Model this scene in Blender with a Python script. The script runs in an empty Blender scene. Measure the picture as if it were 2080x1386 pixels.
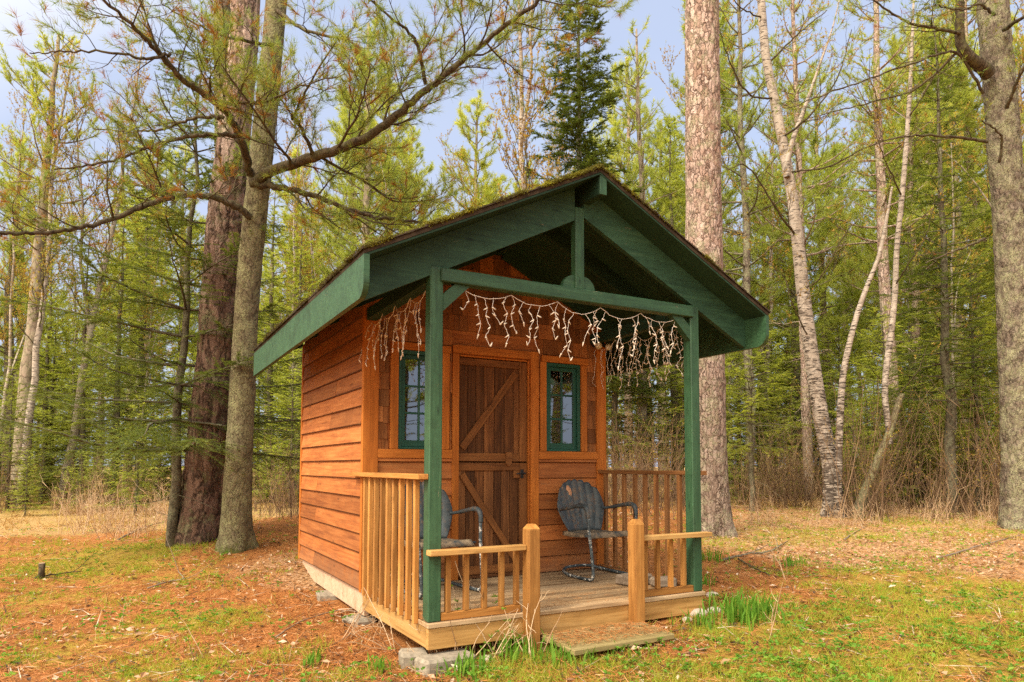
import bpy, math, random
import numpy as np
from mathutils import Vector, Matrix

random.seed(7)
RNG = np.random.default_rng(11)
R = math.radians
scn = bpy.context.scene
COL = scn.collection

# ------------------------------------------------------------------ camera
CAM = np.array([-1.6408, -4.0062, 0.9672])
YAW, PITCH, ROLL, FPX, SHY = 0.5077, 0.0598, 0.0015, 1390.64, 171.61
_fw = np.array([math.sin(YAW)*math.cos(PITCH), math.cos(YAW)*math.cos(PITCH), math.sin(PITCH)])
_r0 = np.array([math.cos(YAW), -math.sin(YAW), 0.0])
_u0 = np.cross(_r0, _fw)
_rt = _r0*math.cos(ROLL) + _u0*math.sin(ROLL)
_up = _u0*math.cos(ROLL) - _r0*math.sin(ROLL)


def ray(px, py):
    return _fw + _rt*(px-1040)/FPX + _up*((693+SHY)-py)/FPX


def at(px, py, depth):
    """world point that lies `depth` metres in front of the lens along a sight line"""
    return CAM + ray(px, py)*depth


# ------------------------------------------------------------------ noise
def _h(i):
    n = (i[..., 0]*374761393 + i[..., 1]*668265263 + i[..., 2]*1274126177) & 0xffffffff
    n = ((n ^ (n >> 13))*1103515245) & 0xffffffff
    return ((n ^ (n >> 16)) & 0xffff)/65535.0


def vnoise(P):
    P = np.asarray(P, float)
    i = np.floor(P).astype(np.int64)
    f = P - i
    f = f*f*(3-2*f)
    out = 0
    for a in (0, 1):
        for b in (0, 1):
            for c in (0, 1):
                w = (f[..., 0] if a else 1-f[..., 0])*(f[..., 1] if b else 1-f[..., 1])*(f[..., 2] if c else 1-f[..., 2])
                out = out + w*_h(i+np.array([a, b, c]))
    return out


def fbm(P, o=3):
    P = np.asarray(P, float)
    s, a, t = 0, 1, 0
    for k in range(o):
        s = s + a*vnoise(P*(2**k)+17.3*k)
        t += a
        a *= .5
    return s/t


# ------------------------------------------------------------------ ground height
def ground_z(x, y):
    x = np.asarray(x, float); y = np.asarray(y, float)
    z = -0.272 + 0.045*np.clip(x, -2.5, 3.5) + 0.026*np.clip(y-1.6, 0, 5.5)
    z = z + 0.0*x
    z = z + 0.10*np.exp(-(((x-0.0)**2+(y-6.6)**2)/1.6**2))
    z = z + 0.16*np.exp(-(((x-1.2)**2+(y-8.6)**2)/1.3**2))
    d = np.hypot(x-1.1, y-1.5)
    amp = np.clip((d-1.2)/2.0, 0.25, 1)
    P = np.stack([x, y, 0*x], -1)
    z = z + amp*(0.09*(vnoise(P*0.55+3)-.5) + 0.035*(vnoise(P*1.9)-.5) + 0.03*(vnoise(P*3.6)-.5))
    far = np.clip((np.hypot(x-CAM[0], y-CAM[1])-22)/50, 0, 1)
    return z + far*0.5*(vnoise(P*0.06+9)) + far*0.35


_spots = {}


def spot(px, py):
    """where a sight line meets the ground"""
    if (px, py) in _spots: return _spots[(px, py)].copy()
    d = ray(px, py)
    t = 2.0
    for _ in range(4000):
        p = CAM+d*t
        if p[2] <= ground_z(p[0], p[1]):
            break
        t += 0.02
    _spots[(px, py)] = p
    return p.copy()


def spot_d(px, depth):
    p = at(px, 900, depth)
    return np.array([p[0], p[1], float(ground_z(p[0], p[1]))])


# ------------------------------------------------------------------ objects
def tag(o, label=None, cat=None, group=None, kind=None):
    if label: o['label'] = label
    if cat: o['category'] = cat
    if group: o['group'] = group
    if kind: o['kind'] = kind
    return o


def empty(name, loc, label=None, cat=None, group=None, rz=0):
    o = bpy.data.objects.new(name, None)
    COL.objects.link(o)
    o.location = tuple(float(v) for v in loc)
    o.rotation_euler = (0, 0, rz)
    o.empty_display_size = .1
    return tag(o, label, cat, group)


def root_loc(o):
    while o.parent: o = o.parent
    return np.array(o.location)


def copy_tree(o, parent=None):
    c = o.copy(); COL.objects.link(c); c.parent = parent
    for ch in list(o.children): copy_tree(ch, c)
    return c


class MB:
    """mesh collector: verts, faces, grain coordinates, random value per piece"""
    def __init__(s):
        s.v, s.f, s.g, s.r, s.n = [], [], [], [], 0
        s.smooth = False

    def add(s, v, f, g=None, r=None):
        v = np.asarray(v, float)
        s.v.append(v)
        s.f += [tuple(int(i)+s.n for i in q) for q in f]
        s.g.append(v if g is None else np.asarray(g, float))
        s.r.append(np.full(len(v), RNG.random() if r is None else r) if np.isscalar(r) or r is None else np.asarray(r, float))
        s.n += len(v)
        return s

    def box(s, c, size, M=None, ch=0.003, grain=None, r=None):
        """chamfered box, centre c, full size, axes in the columns of M"""
        h = np.asarray(size, float)/2
        ch = min(ch, h.min()*.45)
        M = np.eye(3) if M is None else np.asarray(M, float)
        if grain is None: grain = int(np.argmax(h))
        vs, idx = [], {}
        for sx in (-1, 1):
            for sy in (-1, 1):
                for sz in (-1, 1):
                    for a in range(3):
                        q = np.array([sx, sy, sz])*(h-ch)
                        q[a] = (sx, sy, sz)[a]*h[a]
                        idx[(sx, sy, sz, a)] = len(vs); vs.append(q)
        fs = []
        for a in range(3):
            b, c2 = [(1, 2), (0, 2), (0, 1)][a]
            for sg in (-1, 1):
                q = []
                for (p1, p2) in ((-1, -1), (1, -1), (1, 1), (-1, 1)):
                    k = [0, 0, 0]; k[a] = sg; k[b] = p1; k[c2] = p2
                    q.append(idx[(*k, a)])
                fs.append(q)
            for p1 in (-1, 1):
                for p2 in (-1, 1):
                    k0 = [0, 0, 0]; k0[b] = p1; k0[c2] = p2
                    k1 = list(k0); k0[a] = -1; k1[a] = 1
                    fs.append([idx[(*k0, b)], idx[(*k1, b)], idx[(*k1, c2)], idx[(*k0, c2)]])
        for sx in (-1, 1):
            for sy in (-1, 1):
                for sz in (-1, 1):
                    fs.append([idx[(sx, sy, sz, a)] for a in range(3)])
        vs = np.array(vs)
        out = []
        for q in fs:
            p = vs[q]
            n = np.cross(p[1]-p[0], p[2]-p[0])
            out.append(q if n@p.mean(0) > 0 else q[::-1])
        if np.linalg.det(M) < 0: out = [q[::-1] for q in out]
        o = [grain]+[k for k in range(3) if k != grain]
        g = vs[:, o]+RNG.random(3)*np.array([9., 3., 3.])
        return s.add(vs@M.T+np.asarray(c, float), out, g, r)

    def span(s, lo, hi, **k):
        lo = np.array(lo, float); hi = np.array(hi, float)
        return s.box((lo+hi)/2, hi-lo, **k)

    def beam(s, p0, p1, w, h, up=(0, 0, 1), **k):
        """board from p0 to p1; w across, h in the up direction"""
        p0 = np.array(p0, float); p1 = np.array(p1, float)
        x = p1-p0; L = np.linalg.norm(x); x /= L
        y = np.cross(up, x); y /= np.linalg.norm(y)
        z = np.cross(x, y)
        return s.box((p0+p1)/2, (L, w, h), np.stack([x, y, z], 1), grain=0, **k)

    def tube(s, P, rad, n=6, r=None, cap=True):
        P = np.asarray(P, float); m = len(P)
        rad = np.broadcast_to(np.asarray(rad, float), (m,))
        T = np.gradient(P, axis=0)
        T /= np.linalg.norm(T, axis=1, keepdims=True)+1e-12
        ref = np.array([0, 0, 1.]) if abs(T[0, 2]) < .9 else np.array([1., 0, 0])
        N = np.zeros_like(P); B = np.zeros_like(P)
        u = ref
        for i in range(m):
            u = u-T[i]*(u@T[i]); u = u/(np.linalg.norm(u)+1e-12)
            N[i] = u; B[i] = np.cross(T[i], u)
        a = np.arange(n)*2*math.pi/n
        V = P[:, None]+rad[:, None, None]*(np.cos(a)[None, :, None]*N[:, None]+np.sin(a)[None, :, None]*B[:, None])
        L = np.concatenate([[0], np.cumsum(np.linalg.norm(np.diff(P, axis=0), axis=1))])
        G = np.zeros((m, n, 3)); G[..., 0] = L[:, None]
        G[..., 1] = rad[:, None]*np.cos(a); G[..., 2] = rad[:, None]*np.sin(a)
        G = G.reshape(-1, 3)+RNG.random(3)*5
        f = []
        for i in range(m-1):
            for j in range(n):
                k = (j+1) % n
                f.append((i*n+j, i*n+k, (i+1)*n+k, (i+1)*n+j))
        if cap:
            f.append(tuple(range(n))[::-1]); f.append(tuple((m-1)*n+j for j in range(n)))
        return s.add(V.reshape(-1, 3), f, G, r)

    def extrude(s, poly, axis, lo, hi, r=None):
        """polygon (2D, in the two other axes) pushed along an axis"""
        poly = [tuple(p) for p in poly]; n = len(poly)
        o = [k for k in range(3) if k != axis]
        v = np.zeros((2*n, 3))
        for i, p in enumerate(poly):
            v[i, o[0]], v[i, o[1]], v[i, axis] = p[0], p[1], lo
            v[n+i, o[0]], v[n+i, o[1]], v[n+i, axis] = p[0], p[1], hi
        f = [tuple(range(n))[::-1], tuple(range(n, 2*n))]
        f += [(i, (i+1) % n, n+(i+1) % n, n+i) for i in range(n)]
        area = sum(poly[i][0]*poly[(i+1) % n][1]-poly[(i+1) % n][0]*poly[i][1] for i in range(n))
        if (area < 0) != (axis == 1): f = [q[::-1] for q in f]
        g = v+RNG.random(3)*4
        return s.add(v, f, g, r)

    def build(s, name, mat, parent=None, smooth=None, loc=None):
        v = np.concatenate(s.v)
        off = root_loc(parent) if parent is not None and loc is None else (np.zeros(3) if loc is None else np.asarray(loc, float))
        me = bpy.data.meshes.new(name)
        me.from_pydata((v-off).tolist(), [], s.f)
        a = me.attributes.new('gc', 'FLOAT_VECTOR', 'POINT')
        a.data.foreach_set('vector', np.concatenate(s.g).astype(np.float32).ravel())
        a = me.attributes.new('rnd', 'FLOAT', 'POINT')
        a.data.foreach_set('value', np.concatenate(s.r).astype(np.float32))
        me.materials.append(mat)
        if smooth if smooth is not None else s.smooth:
            me.polygons.foreach_set('use_smooth', [True]*len(me.polygons))
        me.update()
        o = bpy.data.objects.new(name, me); COL.objects.link(o)
        if parent is not None: o.parent = parent
        elif loc is not None: o.location = tuple(float(q) for q in loc)
        return o


class FB:
    """triangle cloud for needles, leaves, litter"""
    def __init__(s): s.t, s.r = [], []

    def tri(s, b, d, L, w, rnd, flat=None, curl=0.0):
        """pointed blades from b along d; flat: preferred face normal"""
        b = np.asarray(b, float); n = len(b)
        if n == 0: return s
        d = np.asarray(d, float); d = d/(np.linalg.norm(d, axis=1, keepdims=True)+1e-9)
        q = RNG.normal(size=(n, 3)) if flat is None else np.broadcast_to(np.asarray(flat, float), (n, 3))+RNG.normal(size=(n, 3))*.25
        sd = np.cross(d, q); sd /= np.linalg.norm(sd, axis=1, keepdims=True)+1e-9
        L = np.broadcast_to(np.asarray(L, float), (n,))[:, None]
        w = np.broadcast_to(np.asarray(w, float), (n,))[:, None]
        tip = b+d*L
        if curl: tip = tip-np.array([0, 0, 1.])*curl*L
        s.t.append(np.stack([b-sd*w/2, b+sd*w/2, tip], 1))
        s.r.append(np.broadcast_to(np.asarray(rnd, float), (n,)))
        return s

    def leaf(s, b, d, L, w, rnd, flat=None):
        """four sided leaves, two triangles folded along the midrib"""
        b = np.asarray(b, float); n = len(b)
        d = np.asarray(d, float); d = d/(np.linalg.norm(d, axis=1, keepdims=True)+1e-9)
        q = RNG.normal(size=(n, 3)) if flat is None else np.broadcast_to(np.asarray(flat, float), (n, 3))+RNG.normal(size=(n, 3))*.35
        sd = np.cross(d, q); sd /= np.linalg.norm(sd, axis=1, keepdims=True)+1e-9
        nn = np.cross(sd, d)
        L = np.broadcast_to(np.asarray(L, float), (n,))[:, None]
        w = np.broadcast_to(np.asarray(w, float), (n,))[:, None]
        lift = nn*w*(.1+.3*RNG.random((n, 1)))
        m = b+d*L*.45; tip = b+d*L
        for sg in (-1, 1):
            s.t.append(np.stack([b, m+sg*sd*w/2+lift, tip], 1) if sg > 0 else np.stack([b, tip, m-sd*w/2+lift], 1))
            s.r.append(np.broadcast_to(np.asarray(rnd, float), (n,)))
        return s

    def count(s): return sum(len(x) for x in s.t)

    def mesh(s, name, mat, off=(0, 0, 0)):
        t = (np.concatenate(s.t)-np.asarray(off, float)).astype(np.float32)
        n = len(t)
        me = bpy.data.meshes.new(name)
        me.vertices.add(3*n); me.vertices.foreach_set('co', t.ravel())
        me.loops.add(3*n); me.loops.foreach_set('vertex_index', np.arange(3*n, dtype=np.int32))
        me.polygons.add(n); me.polygons.foreach_set('loop_start', np.arange(0, 3*n, 3, dtype=np.int32))
        me.polygons.foreach_set('loop_total', np.full(n, 3, dtype=np.int32))
        a = me.attributes.new('rnd', 'FLOAT', 'POINT')
        a.data.foreach_set('value', np.repeat(np.concatenate(s.r), 3).astype(np.float32))
        me.materials.append(mat)
        me.update(calc_edges=True)
        return me

    def build(s, name, mat, parent=None):
        off = root_loc(parent) if parent is not None else (0, 0, 0)
        o = bpy.data.objects.new(name, s.mesh(name, mat, off)); COL.objects.link(o)
        if parent is not None: o.parent = parent
        return o


# ------------------------------------------------------------------ materials
class NT:
    def __init__(s, name):
        s.m = bpy.data.materials.new(name); s.m.use_nodes = True
        s.t = s.m.node_tree; s.t.nodes.clear()
        s.out = s.n('ShaderNodeOutputMaterial')

    def n(s, typ, **k):
        x = s.t.nodes.new(typ)
        for a, b in k.items(): setattr(x, a, b)
        return x

    def l(s, a, b): s.t.links.new(a, b)

    def attr(s, name):
        return s.n('ShaderNodeAttribute', attribute_name=name)

    def mapping(s, vec, scale):
        m = s.n('ShaderNodeMapping'); m.inputs['Scale'].default_value = scale
        s.l(vec, m.inputs['Vector']); return m.outputs[0]

    def noise(s, vec, scale=5, detail=4, rough=.6, dist=0):
        x = s.n('ShaderNodeTexNoise'); x.inputs['Scale'].default_value = scale
        x.inputs['Detail'].default_value = detail; x.inputs['Roughness'].default_value = rough
        x.inputs['Distortion'].default_value = dist
        if vec is not None: s.l(vec, x.inputs['Vector'])
        return x.outputs['Fac']

    def voro(s, vec, scale=5, feature='F1', out='Distance'):
        x = s.n('ShaderNodeTexVoronoi', feature=feature); x.inputs['Scale'].default_value = scale
        s.l(vec, x.inputs['Vector']); return x.outputs[out]

    def ramp(s, fac, stops):
        x = s.n('ShaderNodeValToRGB'); e = x.color_ramp.elements
        while len(e) < len(stops): e.new(.5)
        for k, (p, c) in zip(e, stops):
            k.position = p; k.color = (*c, 1) if len(c) == 3 else c
        s.l(fac, x.inputs[0]); return x.outputs[0]

    def mix(s, fac, a, b, mode='MIX'):
        x = s.n('ShaderNodeMix', data_type='RGBA', blend_type=mode)
        if hasattr(fac, 'links'): s.l(fac, x.inputs[0])
        else: x.inputs[0].default_value = fac
        for q, k in ((a, 6), (b, 7)):
            if hasattr(q, 'links'): s.l(q, x.inputs[k])
            else: x.inputs[k].default_value = (*q, 1)
        return x.outputs[2]

    def math(s, op, a, b=0.5):
        x = s.n('ShaderNodeMath', operation=op)
        for q, k in ((a, 0), (b, 1)):
            if hasattr(q, 'links'): s.l(q, x.inputs[k])
            else: x.inputs[k].default_value = q
        return x.outputs[0]

    def bump(s, h, strength=.3, dist=.01):
        x = s.n('ShaderNodeBump'); x.inputs['Strength'].default_value = strength
        x.inputs['Distance'].default_value = dist; s.l(h, x.inputs['Height']); return x.outputs[0]

    def bsdf(s, col, rough=.7, normal=None, spec=.3, metal=0):
        x = s.n('ShaderNodeBsdfPrincipled')
        for q, k in ((col, 'Base Color'), (rough, 'Roughness')):
            if hasattr(q, 'links'): s.l(q, x.inputs[k])
            else: x.inputs[k].default_value = (*q, 1) if k == 'Base Color' else q
        x.inputs['Specular IOR Level'].default_value = spec
        x.inputs['Metallic'].default_value = metal
        if normal is not None: s.l(normal, x.inputs['Normal'])
        s.l(x.outputs[0], s.out.inputs[0])
        return s.m


def wood(name, dark, mid, light, rough=.75, knots=True, var=.5, wear=None, spec=.25, chips=None, mud=False):
    t = NT(name)
    g = t.attr('gc').outputs['Vector']; r0 = t.attr('rnd').outputs['Fac']
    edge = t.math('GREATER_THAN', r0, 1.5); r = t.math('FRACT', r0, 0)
    a = t.noise(t.mapping(g, (1.3, 26, 26)), 1.6, 5, .65, .6)
    b = t.noise(t.mapping(g, (.9, 6, 6)), 1.4, 3, .6, .3)
    f = t.math('ADD', t.math('MULTIPLY', a, .65), t.math('MULTIPLY', b, .35))
    c = t.ramp(f, [(.33, dark), (.5, mid), (.68, light)])
    # piece to piece difference
    k = t.ramp(r, [(0, (1-var*.55,)*3), (.5, (1-var*.15,)*3), (1, (1+var*.25,)*3)])
    c = t.mix(1, c, k, 'MULTIPLY')
    hue = t.ramp(t.math('FRACT', t.math('MULTIPLY', r, 7.31), 0), [(0, (1.0, .92, .8)), (1, (1., 1.06, 1.15))])
    c = t.mix(.8*var, c, t.mix(1, c, hue, 'MULTIPLY'))
    if knots:
        v = t.voro(t.mapping(g, (2.2, 9, 9)), 1.0)
        kn = t.ramp(v, [(.03, (1, 1, 1)), (.11, (0, 0, 0))])
        c = t.mix(t.math('MULTIPLY', kn, .75), c, tuple(q*.35 for q in dark))
    blot = t.noise(t.mapping(g, (2.5, 5, 5)), 1.2, 4, .7)
    c = t.mix(t.math('MULTIPLY', t.ramp(blot, [(.5, (0, 0, 0)), (.75, (1, 1, 1))]), .45), c, tuple(q*.55 for q in dark))
    c = t.mix(t.math('MULTIPLY', edge, .85), c, tuple(q*.22 for q in dark))  # lap shadow line painted along the bottom edge of boards and shingles
    if wear:
        w = t.noise(t.mapping(g, (1.5, 12, 12)), 2.5, 6, .75)
        c = t.mix(t.math('MULTIPLY', t.ramp(w, [(.6, (0, 0, 0)), (.72, (1, 1, 1))]), .7), c, wear)
    if chips:
        o = t.n('ShaderNodeTexCoord').outputs['Object']
        w1 = t.noise(t.mapping(g, (6, 30, 30)), 2.2, 5, .8); w2 = t.noise(o, 2.2, 3, .6)
        w = t.math('ADD', t.math('MULTIPLY', w1, .75), t.math('MULTIPLY', w2, .25))
        c = t.mix(t.ramp(w, [(.635, (0, 0, 0)), (.65, (1, 1, 1))]), c, chips)
        c = t.mix(t.math('MULTIPLY', t.ramp(t.noise(o, 5, 6, .75), [(.5, (0, 0, 0)), (.72, (1, 1, 1))]), .55), c, tuple(q*.5 for q in dark))
    if mud:
        o = t.n('ShaderNodeTexCoord').outputs['Object']
        sp_ = t.n('ShaderNodeSeparateXYZ'); t.l(o, sp_.inputs[0])
        mz = t.math('ADD', t.math('MULTIPLY', sp_.outputs[2], 1.1), t.math('MULTIPLY', t.noise(o, 7, 6, .8), .9))
        c = t.mix(t.math('MULTIPLY', t.ramp(mz, [(.55, (1, 1, 1)), (.95, (0, 0, 0))]), .5), c, (.20, .125, .075))
        st_ = t.noise(t.mapping(o, (22, 22, 1.1)), 1, 4, .7)
        c = t.mix(t.math('MULTIPLY', t.ramp(st_, [(.58, (0, 0, 0)), (.74, (1, 1, 1))]), .4), c, (.15, .07, .03))
    return t.bsdf(c, rough, t.bump(f, .35, .004), spec)


M = {}
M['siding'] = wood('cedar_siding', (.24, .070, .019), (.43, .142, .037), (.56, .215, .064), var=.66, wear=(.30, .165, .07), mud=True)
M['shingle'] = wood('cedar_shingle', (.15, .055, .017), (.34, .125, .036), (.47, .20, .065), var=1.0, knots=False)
M['trim'] = wood('cedar_trim', (.30, .088, .012), (.46, .14, .02), (.58, .20, .032), var=.25)
M['door'] = wood('door_planks', (.05, .018, .006), (.16, .06, .018), (.31, .125, .04), var=.9)
M['brace'] = wood('door_braces', (.10, .036, .010), (.22, .082, .022), (.32, .13, .038), var=.3)
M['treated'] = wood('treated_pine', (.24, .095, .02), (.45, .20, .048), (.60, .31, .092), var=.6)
M['treated_dark'] = wood('dark_treated_pine', (.12, .046, .016), (.26, .112, .036), (.39, .19, .07), var=.5)  # darker pine tone; on the far railing it stands in for shading
M['rim'] = wood('rim_board_pine', (.30, .15, .04), (.52, .29, .095), (.64, .40, .16), var=.3)
M['deck'] = wood('deck_boards', (.17, .10, .05), (.38, .25, .135), (.53, .39, .24), var=.7, wear=(.30, .22, .14))
M['step'] = wood('mossy_step_boards', (.20, .15, .06), (.35, .27, .11), (.46, .37, .18), var=.4)
M['skid'] = wood('skid_plywood', (.40, .25, .16), (.56, .38, .26), (.66, .48, .35), var=.2)
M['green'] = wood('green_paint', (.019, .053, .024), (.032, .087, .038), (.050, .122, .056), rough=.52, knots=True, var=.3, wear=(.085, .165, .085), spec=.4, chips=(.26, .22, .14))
M['green_dark'] = wood('shaded_green_paint', (.013, .036, .020), (.020, .054, .029), (.028, .072, .04), rough=.7, knots=False, var=.4, wear=(.05, .085, .05))  # darkened copy of the green; under-roof shade is put into its colour
M['green_mid'] = wood('weathered_shaded_green_paint', (.016, .046, .026), (.030, .080, .044), (.046, .110, .058), rough=.6, knots=True, var=.3, wear=(.085, .15, .09), chips=(.17, .16, .10))  # darker for age and dirt, with barge rafter shading in the colour too
M['sash'] = wood('sash_green_paint', (.014, .062, .042), (.020, .088, .060), (.03, .115, .08), rough=.4, knots=False, var=.1)
M['weathered'] = wood('driftwood_grey', (.11, .08, .055), (.24, .18, .13), (.38, .30, .23), var=.5)


def simple(name, c0, c1, scale=30, rough=.7, bump=.3, dist=.004, spec=.3, metal=0, coords='Object'):
    t = NT(name)
    o = t.n('ShaderNodeTexCoord').outputs[coords]
    f = t.noise(o, scale, 5, .65)
    return t.bsdf(t.ramp(f, [(.3, c0), (.7, c1)]), rough, t.bump(f, bump, dist), spec, metal)


M['concrete'] = simple('concrete', (.17, .14, .105), (.37, .315, .24), 25, .95, .6, .008)
M['stone'] = simple('field_stone', (.30, .24, .19), (.58, .50, .42), 9, .85, .5, .01)
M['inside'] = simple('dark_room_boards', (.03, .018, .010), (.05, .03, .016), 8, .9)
M['black_metal'] = simple('black_metal', (.012, .012, .014), (.03, .03, .032), 40, .4, .1)
M['wire'] = simple('cream_wire', (.78, .68, .58), (.88, .79, .70), 40, .5, .05)
M['bulb'] = simple('clear_bulb', (.72, .60, .46), (.85, .74, .6), 40, .25, .05, spec=.6)
M['steel'] = simple('zinc_hook', (.45, .44, .4), (.6, .58, .54), 40, .4, .1)
M['flood'] = simple('flood_bulb_glass', (.55, .45, .3), (.7, .6, .42), 10, .3)

# chair: blue grey paint with rust, worn patches
t = NT('worn_blue_grey_paint')
o = t.n('ShaderNodeTexCoord').outputs['Object']
f = t.noise(o, 7, 6, .7); f2 = t.noise(o, 26, 5, .75)
c = t.ramp(f, [(.35, (.030, .040, .046)), (.55, (.062, .078, .086)), (.75, (.11, .115, .105))])
c = t.mix(t.ramp(t.math('ADD', t.math('MULTIPLY', f2, .6), t.math('MULTIPLY', f, .4)), [(.50, (0, 0, 0)), (.62, (.8, .8, .8))]), c, (.17, .10, .055))
c = t.mix(t.ramp(f2, [(.70, (0, 0, 0)), (.74, (1, 1, 1))]), c, (.55, .45, .36))
M['chair'] = t.bsdf(c, .5, t.bump(f2, .15, .002), .4)
t = NT('worn_tan_seat_paint')
o = t.n('ShaderNodeTexCoord').outputs['Object']
f = t.noise(o, 12, 6, .75)
M['chair_seat'] = t.bsdf(t.ramp(f, [(.36, (.045, .055, .06)), (.47, (.15, .115, .08)), (.62, (.30, .22, .14)), (.75, (.40, .32, .23))]), .6, t.bump(f, .15, .002), .3)
t = NT('chipped_white_and_blue_paint')
o = t.n('ShaderNodeTexCoord').outputs['Object']
f = t.noise(o, 30, 5, .8); f3 = t.noise(o, 9, 4, .7)
c = t.ramp(f3, [(.35, (.030, .040, .046)), (.6, (.07, .09, .10))])
c = t.mix(t.ramp(t.math('ADD', t.math('MULTIPLY', f, .6), t.math('MULTIPLY', f3, .4)), [(.545, (0, 0, 0)), (.57, (1, 1, 1))]), c, (.62, .58, .52))
M['chair_leg'] = t.bsdf(c, .5, t.bump(f, .15, .002), .4)
t = NT('peeling_rust_patch')
o = t.n('ShaderNodeTexCoord').outputs['Object']
f = t.noise(o, 50, 4, .6)
M['rust'] = t.bsdf(t.ramp(f, [(.3, (.42, .19, .09)), (.7, (.60, .32, .18))]), .8)

# glass pane
t = NT('window_glass')
fr = t.n('ShaderNodeFresnel'); fr.inputs['IOR'].default_value = 3.0
tr = t.n('ShaderNodeBsdfTransparent'); tr.inputs[0].default_value = (.75, .8, .78, 1)
gl = t.n('ShaderNodeBsdfGlossy'); gl.inputs['Roughness'].default_value = .015; gl.inputs[0].default_value = (.95, .97, .95, 1)
o = t.n('ShaderNodeTexCoord').outputs['Object']
bp = t.bump(t.noise(o, 4, 2, .5), .02, .01)
t.l(bp, gl.inputs['Normal'])
mx = t.n('ShaderNodeMixShader'); t.l(fr.outputs[0], mx.inputs[0]); t.l(tr.outputs[0], mx.inputs[1]); t.l(gl.outputs[0], mx.inputs[2])
t.l(mx.outputs[0], t.out.inputs[0])
M['glass'] = t.m

# roof shingles
t = NT('asphalt_shingles')
o = t.n('ShaderNodeTexCoord').outputs['Object']
f = t.noise(o, 12, 6, .7)
c = t.ramp(f, [(.35, (.035, .026, .018)), (.6, (.07, .05, .034)), (.75, (.11, .12, .03))])
M['roof'] = t.bsdf(c, .95, t.bump(f, .6, .01), .1)


def bark(name, crack, plate, plate2, sx=9, sz=2.6, lichen=None, lich_amt=.5, strength=.9, dist=.03, moss_h=None, upper=None):
    t = NT(name)
    o = t.n('ShaderNodeTexCoord').outputs['Object']
    warp = t.noise(o, 3, 3, .6)
    vm = t.n('ShaderNodeVectorMath', operation='MULTIPLY_ADD')
    t.l(warp, vm.inputs[0]); vm.inputs[1].default_value = (.25, .25, .6); t.l(o, vm.inputs[2])
    nz2 = t.n('ShaderNodeTexNoise'); nz2.inputs['Scale'].default_value = 16; nz2.inputs['Detail'].default_value = 4; t.l(o, nz2.inputs['Vector'])
    vm2 = t.n('ShaderNodeVectorMath', operation='MULTIPLY_ADD'); t.l(nz2.outputs['Color'], vm2.inputs[0]); vm2.inputs[1].default_value = (.075, .075, .12); t.l(vm.outputs[0], vm2.inputs[2]); vm = vm2
    p = t.mapping(vm.outputs[0], (sx, sx, sz))
    e = t.voro(p, 1, 'DISTANCE_TO_EDGE'); cell = t.voro(p, 1, 'F1', 'Color')
    e2 = t.voro(t.mapping(vm.outputs[0], (sx*2.4, sx*2.4, sz*2.9)), 1, 'DISTANCE_TO_EDGE')
    fine = t.noise(t.mapping(o, (1, 1, .35)), 45, 5, .7)
    hsum = t.math('ADD', t.math('MINIMUM', e, .22), t.math('ADD', t.math('MULTIPLY', t.math('MINIMUM', e2, .25), .4), t.math('MULTIPLY', fine, .12)))
    sep = t.n('ShaderNodeSeparateColor'); t.l(cell, sep.inputs[0])
    pc = t.mix(t.math('ADD', t.math('MULTIPLY', sep.outputs[0], .7), t.math('MULTIPLY', fine, .3)), plate, plate2)
    if upper:
        sp = t.n('ShaderNodeSeparateXYZ'); t.l(o, sp.inputs[0])
        hz = t.n('ShaderNodeMapRange'); t.l(t.math('ADD', sp.outputs[2], t.math('MULTIPLY', warp, 1.5)), hz.inputs[0])
        hz.inputs[1].default_value = upper[0]; hz.inputs[2].default_value = upper[1]
        pc = t.mix(hz.outputs[0], pc, t.mix(sep.outputs[1], upper[2], upper[3]))
    k = t.ramp(t.math('ADD', t.math('MINIMUM', e, .3), t.math('MULTIPLY', t.math('MINIMUM', e2, .3), .25)), [(.03, (0, 0, 0)), (.19, (1, 1, 1))])
    c = t.mix(k, crack, pc)
    k = t.math('MAXIMUM', k, t.math('MULTIPLY', t.ramp(t.noise(t.mapping(o, (1, 1, .5)), 7, 3, .6), [(.45, (0, 0, 0)), (.65, (1, 1, 1))]), .8))
    c = t.mix(k, crack, pc)
    strk = t.noise(t.mapping(o, (1, 1, .22)), 60, 6, .8); spk = t.noise(o, 130, 3, .8)
    c = t.mix(1, c, t.ramp(t.math('ADD', t.math('MULTIPLY', strk, .6), t.math('MULTIPLY', spk, .4)), [(.34, (.62, .60, .58)), (.5, (.97, .97, .97)), (.66, (1.22, 1.2, 1.18))]), 'MULTIPLY')
    c = t.mix(t.ramp(fine, [(.55, (0, 0, 0)), (.8, (.5, .5, .5))]), c, tuple(q*.5 for q in plate))
    if lichen:
        ln = t.noise(o, 5, 6, .75)
        lf = t.noise(o, 60, 3, .7)
        m = t.math('MULTIPLY', t.ramp(ln, [(.50-.12*lich_amt, (0, 0, 0)), (.62, (1, 1, 1))]), t.ramp(lf, [(.42, (0, 0, 0)), (.55, (1, 1, 1))]))
        c = t.mix(t.math('MULTIPLY', m, .85), c, lichen)
    if moss_h:
        sp = t.n('ShaderNodeSeparateXYZ'); t.l(o, sp.inputs[0])
        mh = t.math('ADD', sp.outputs[2], t.math('MULTIPLY', t.noise(o, 11, 6, .8), .9))
        c = t.mix(t.ramp(mh, [(.42, (.85, .85, .85)), (.42+moss_h, (0, 0, 0))]), c, (.09, .11, .02))
    return t.bsdf(c, .95, t.bump(hsum, strength, dist), .1)


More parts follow.
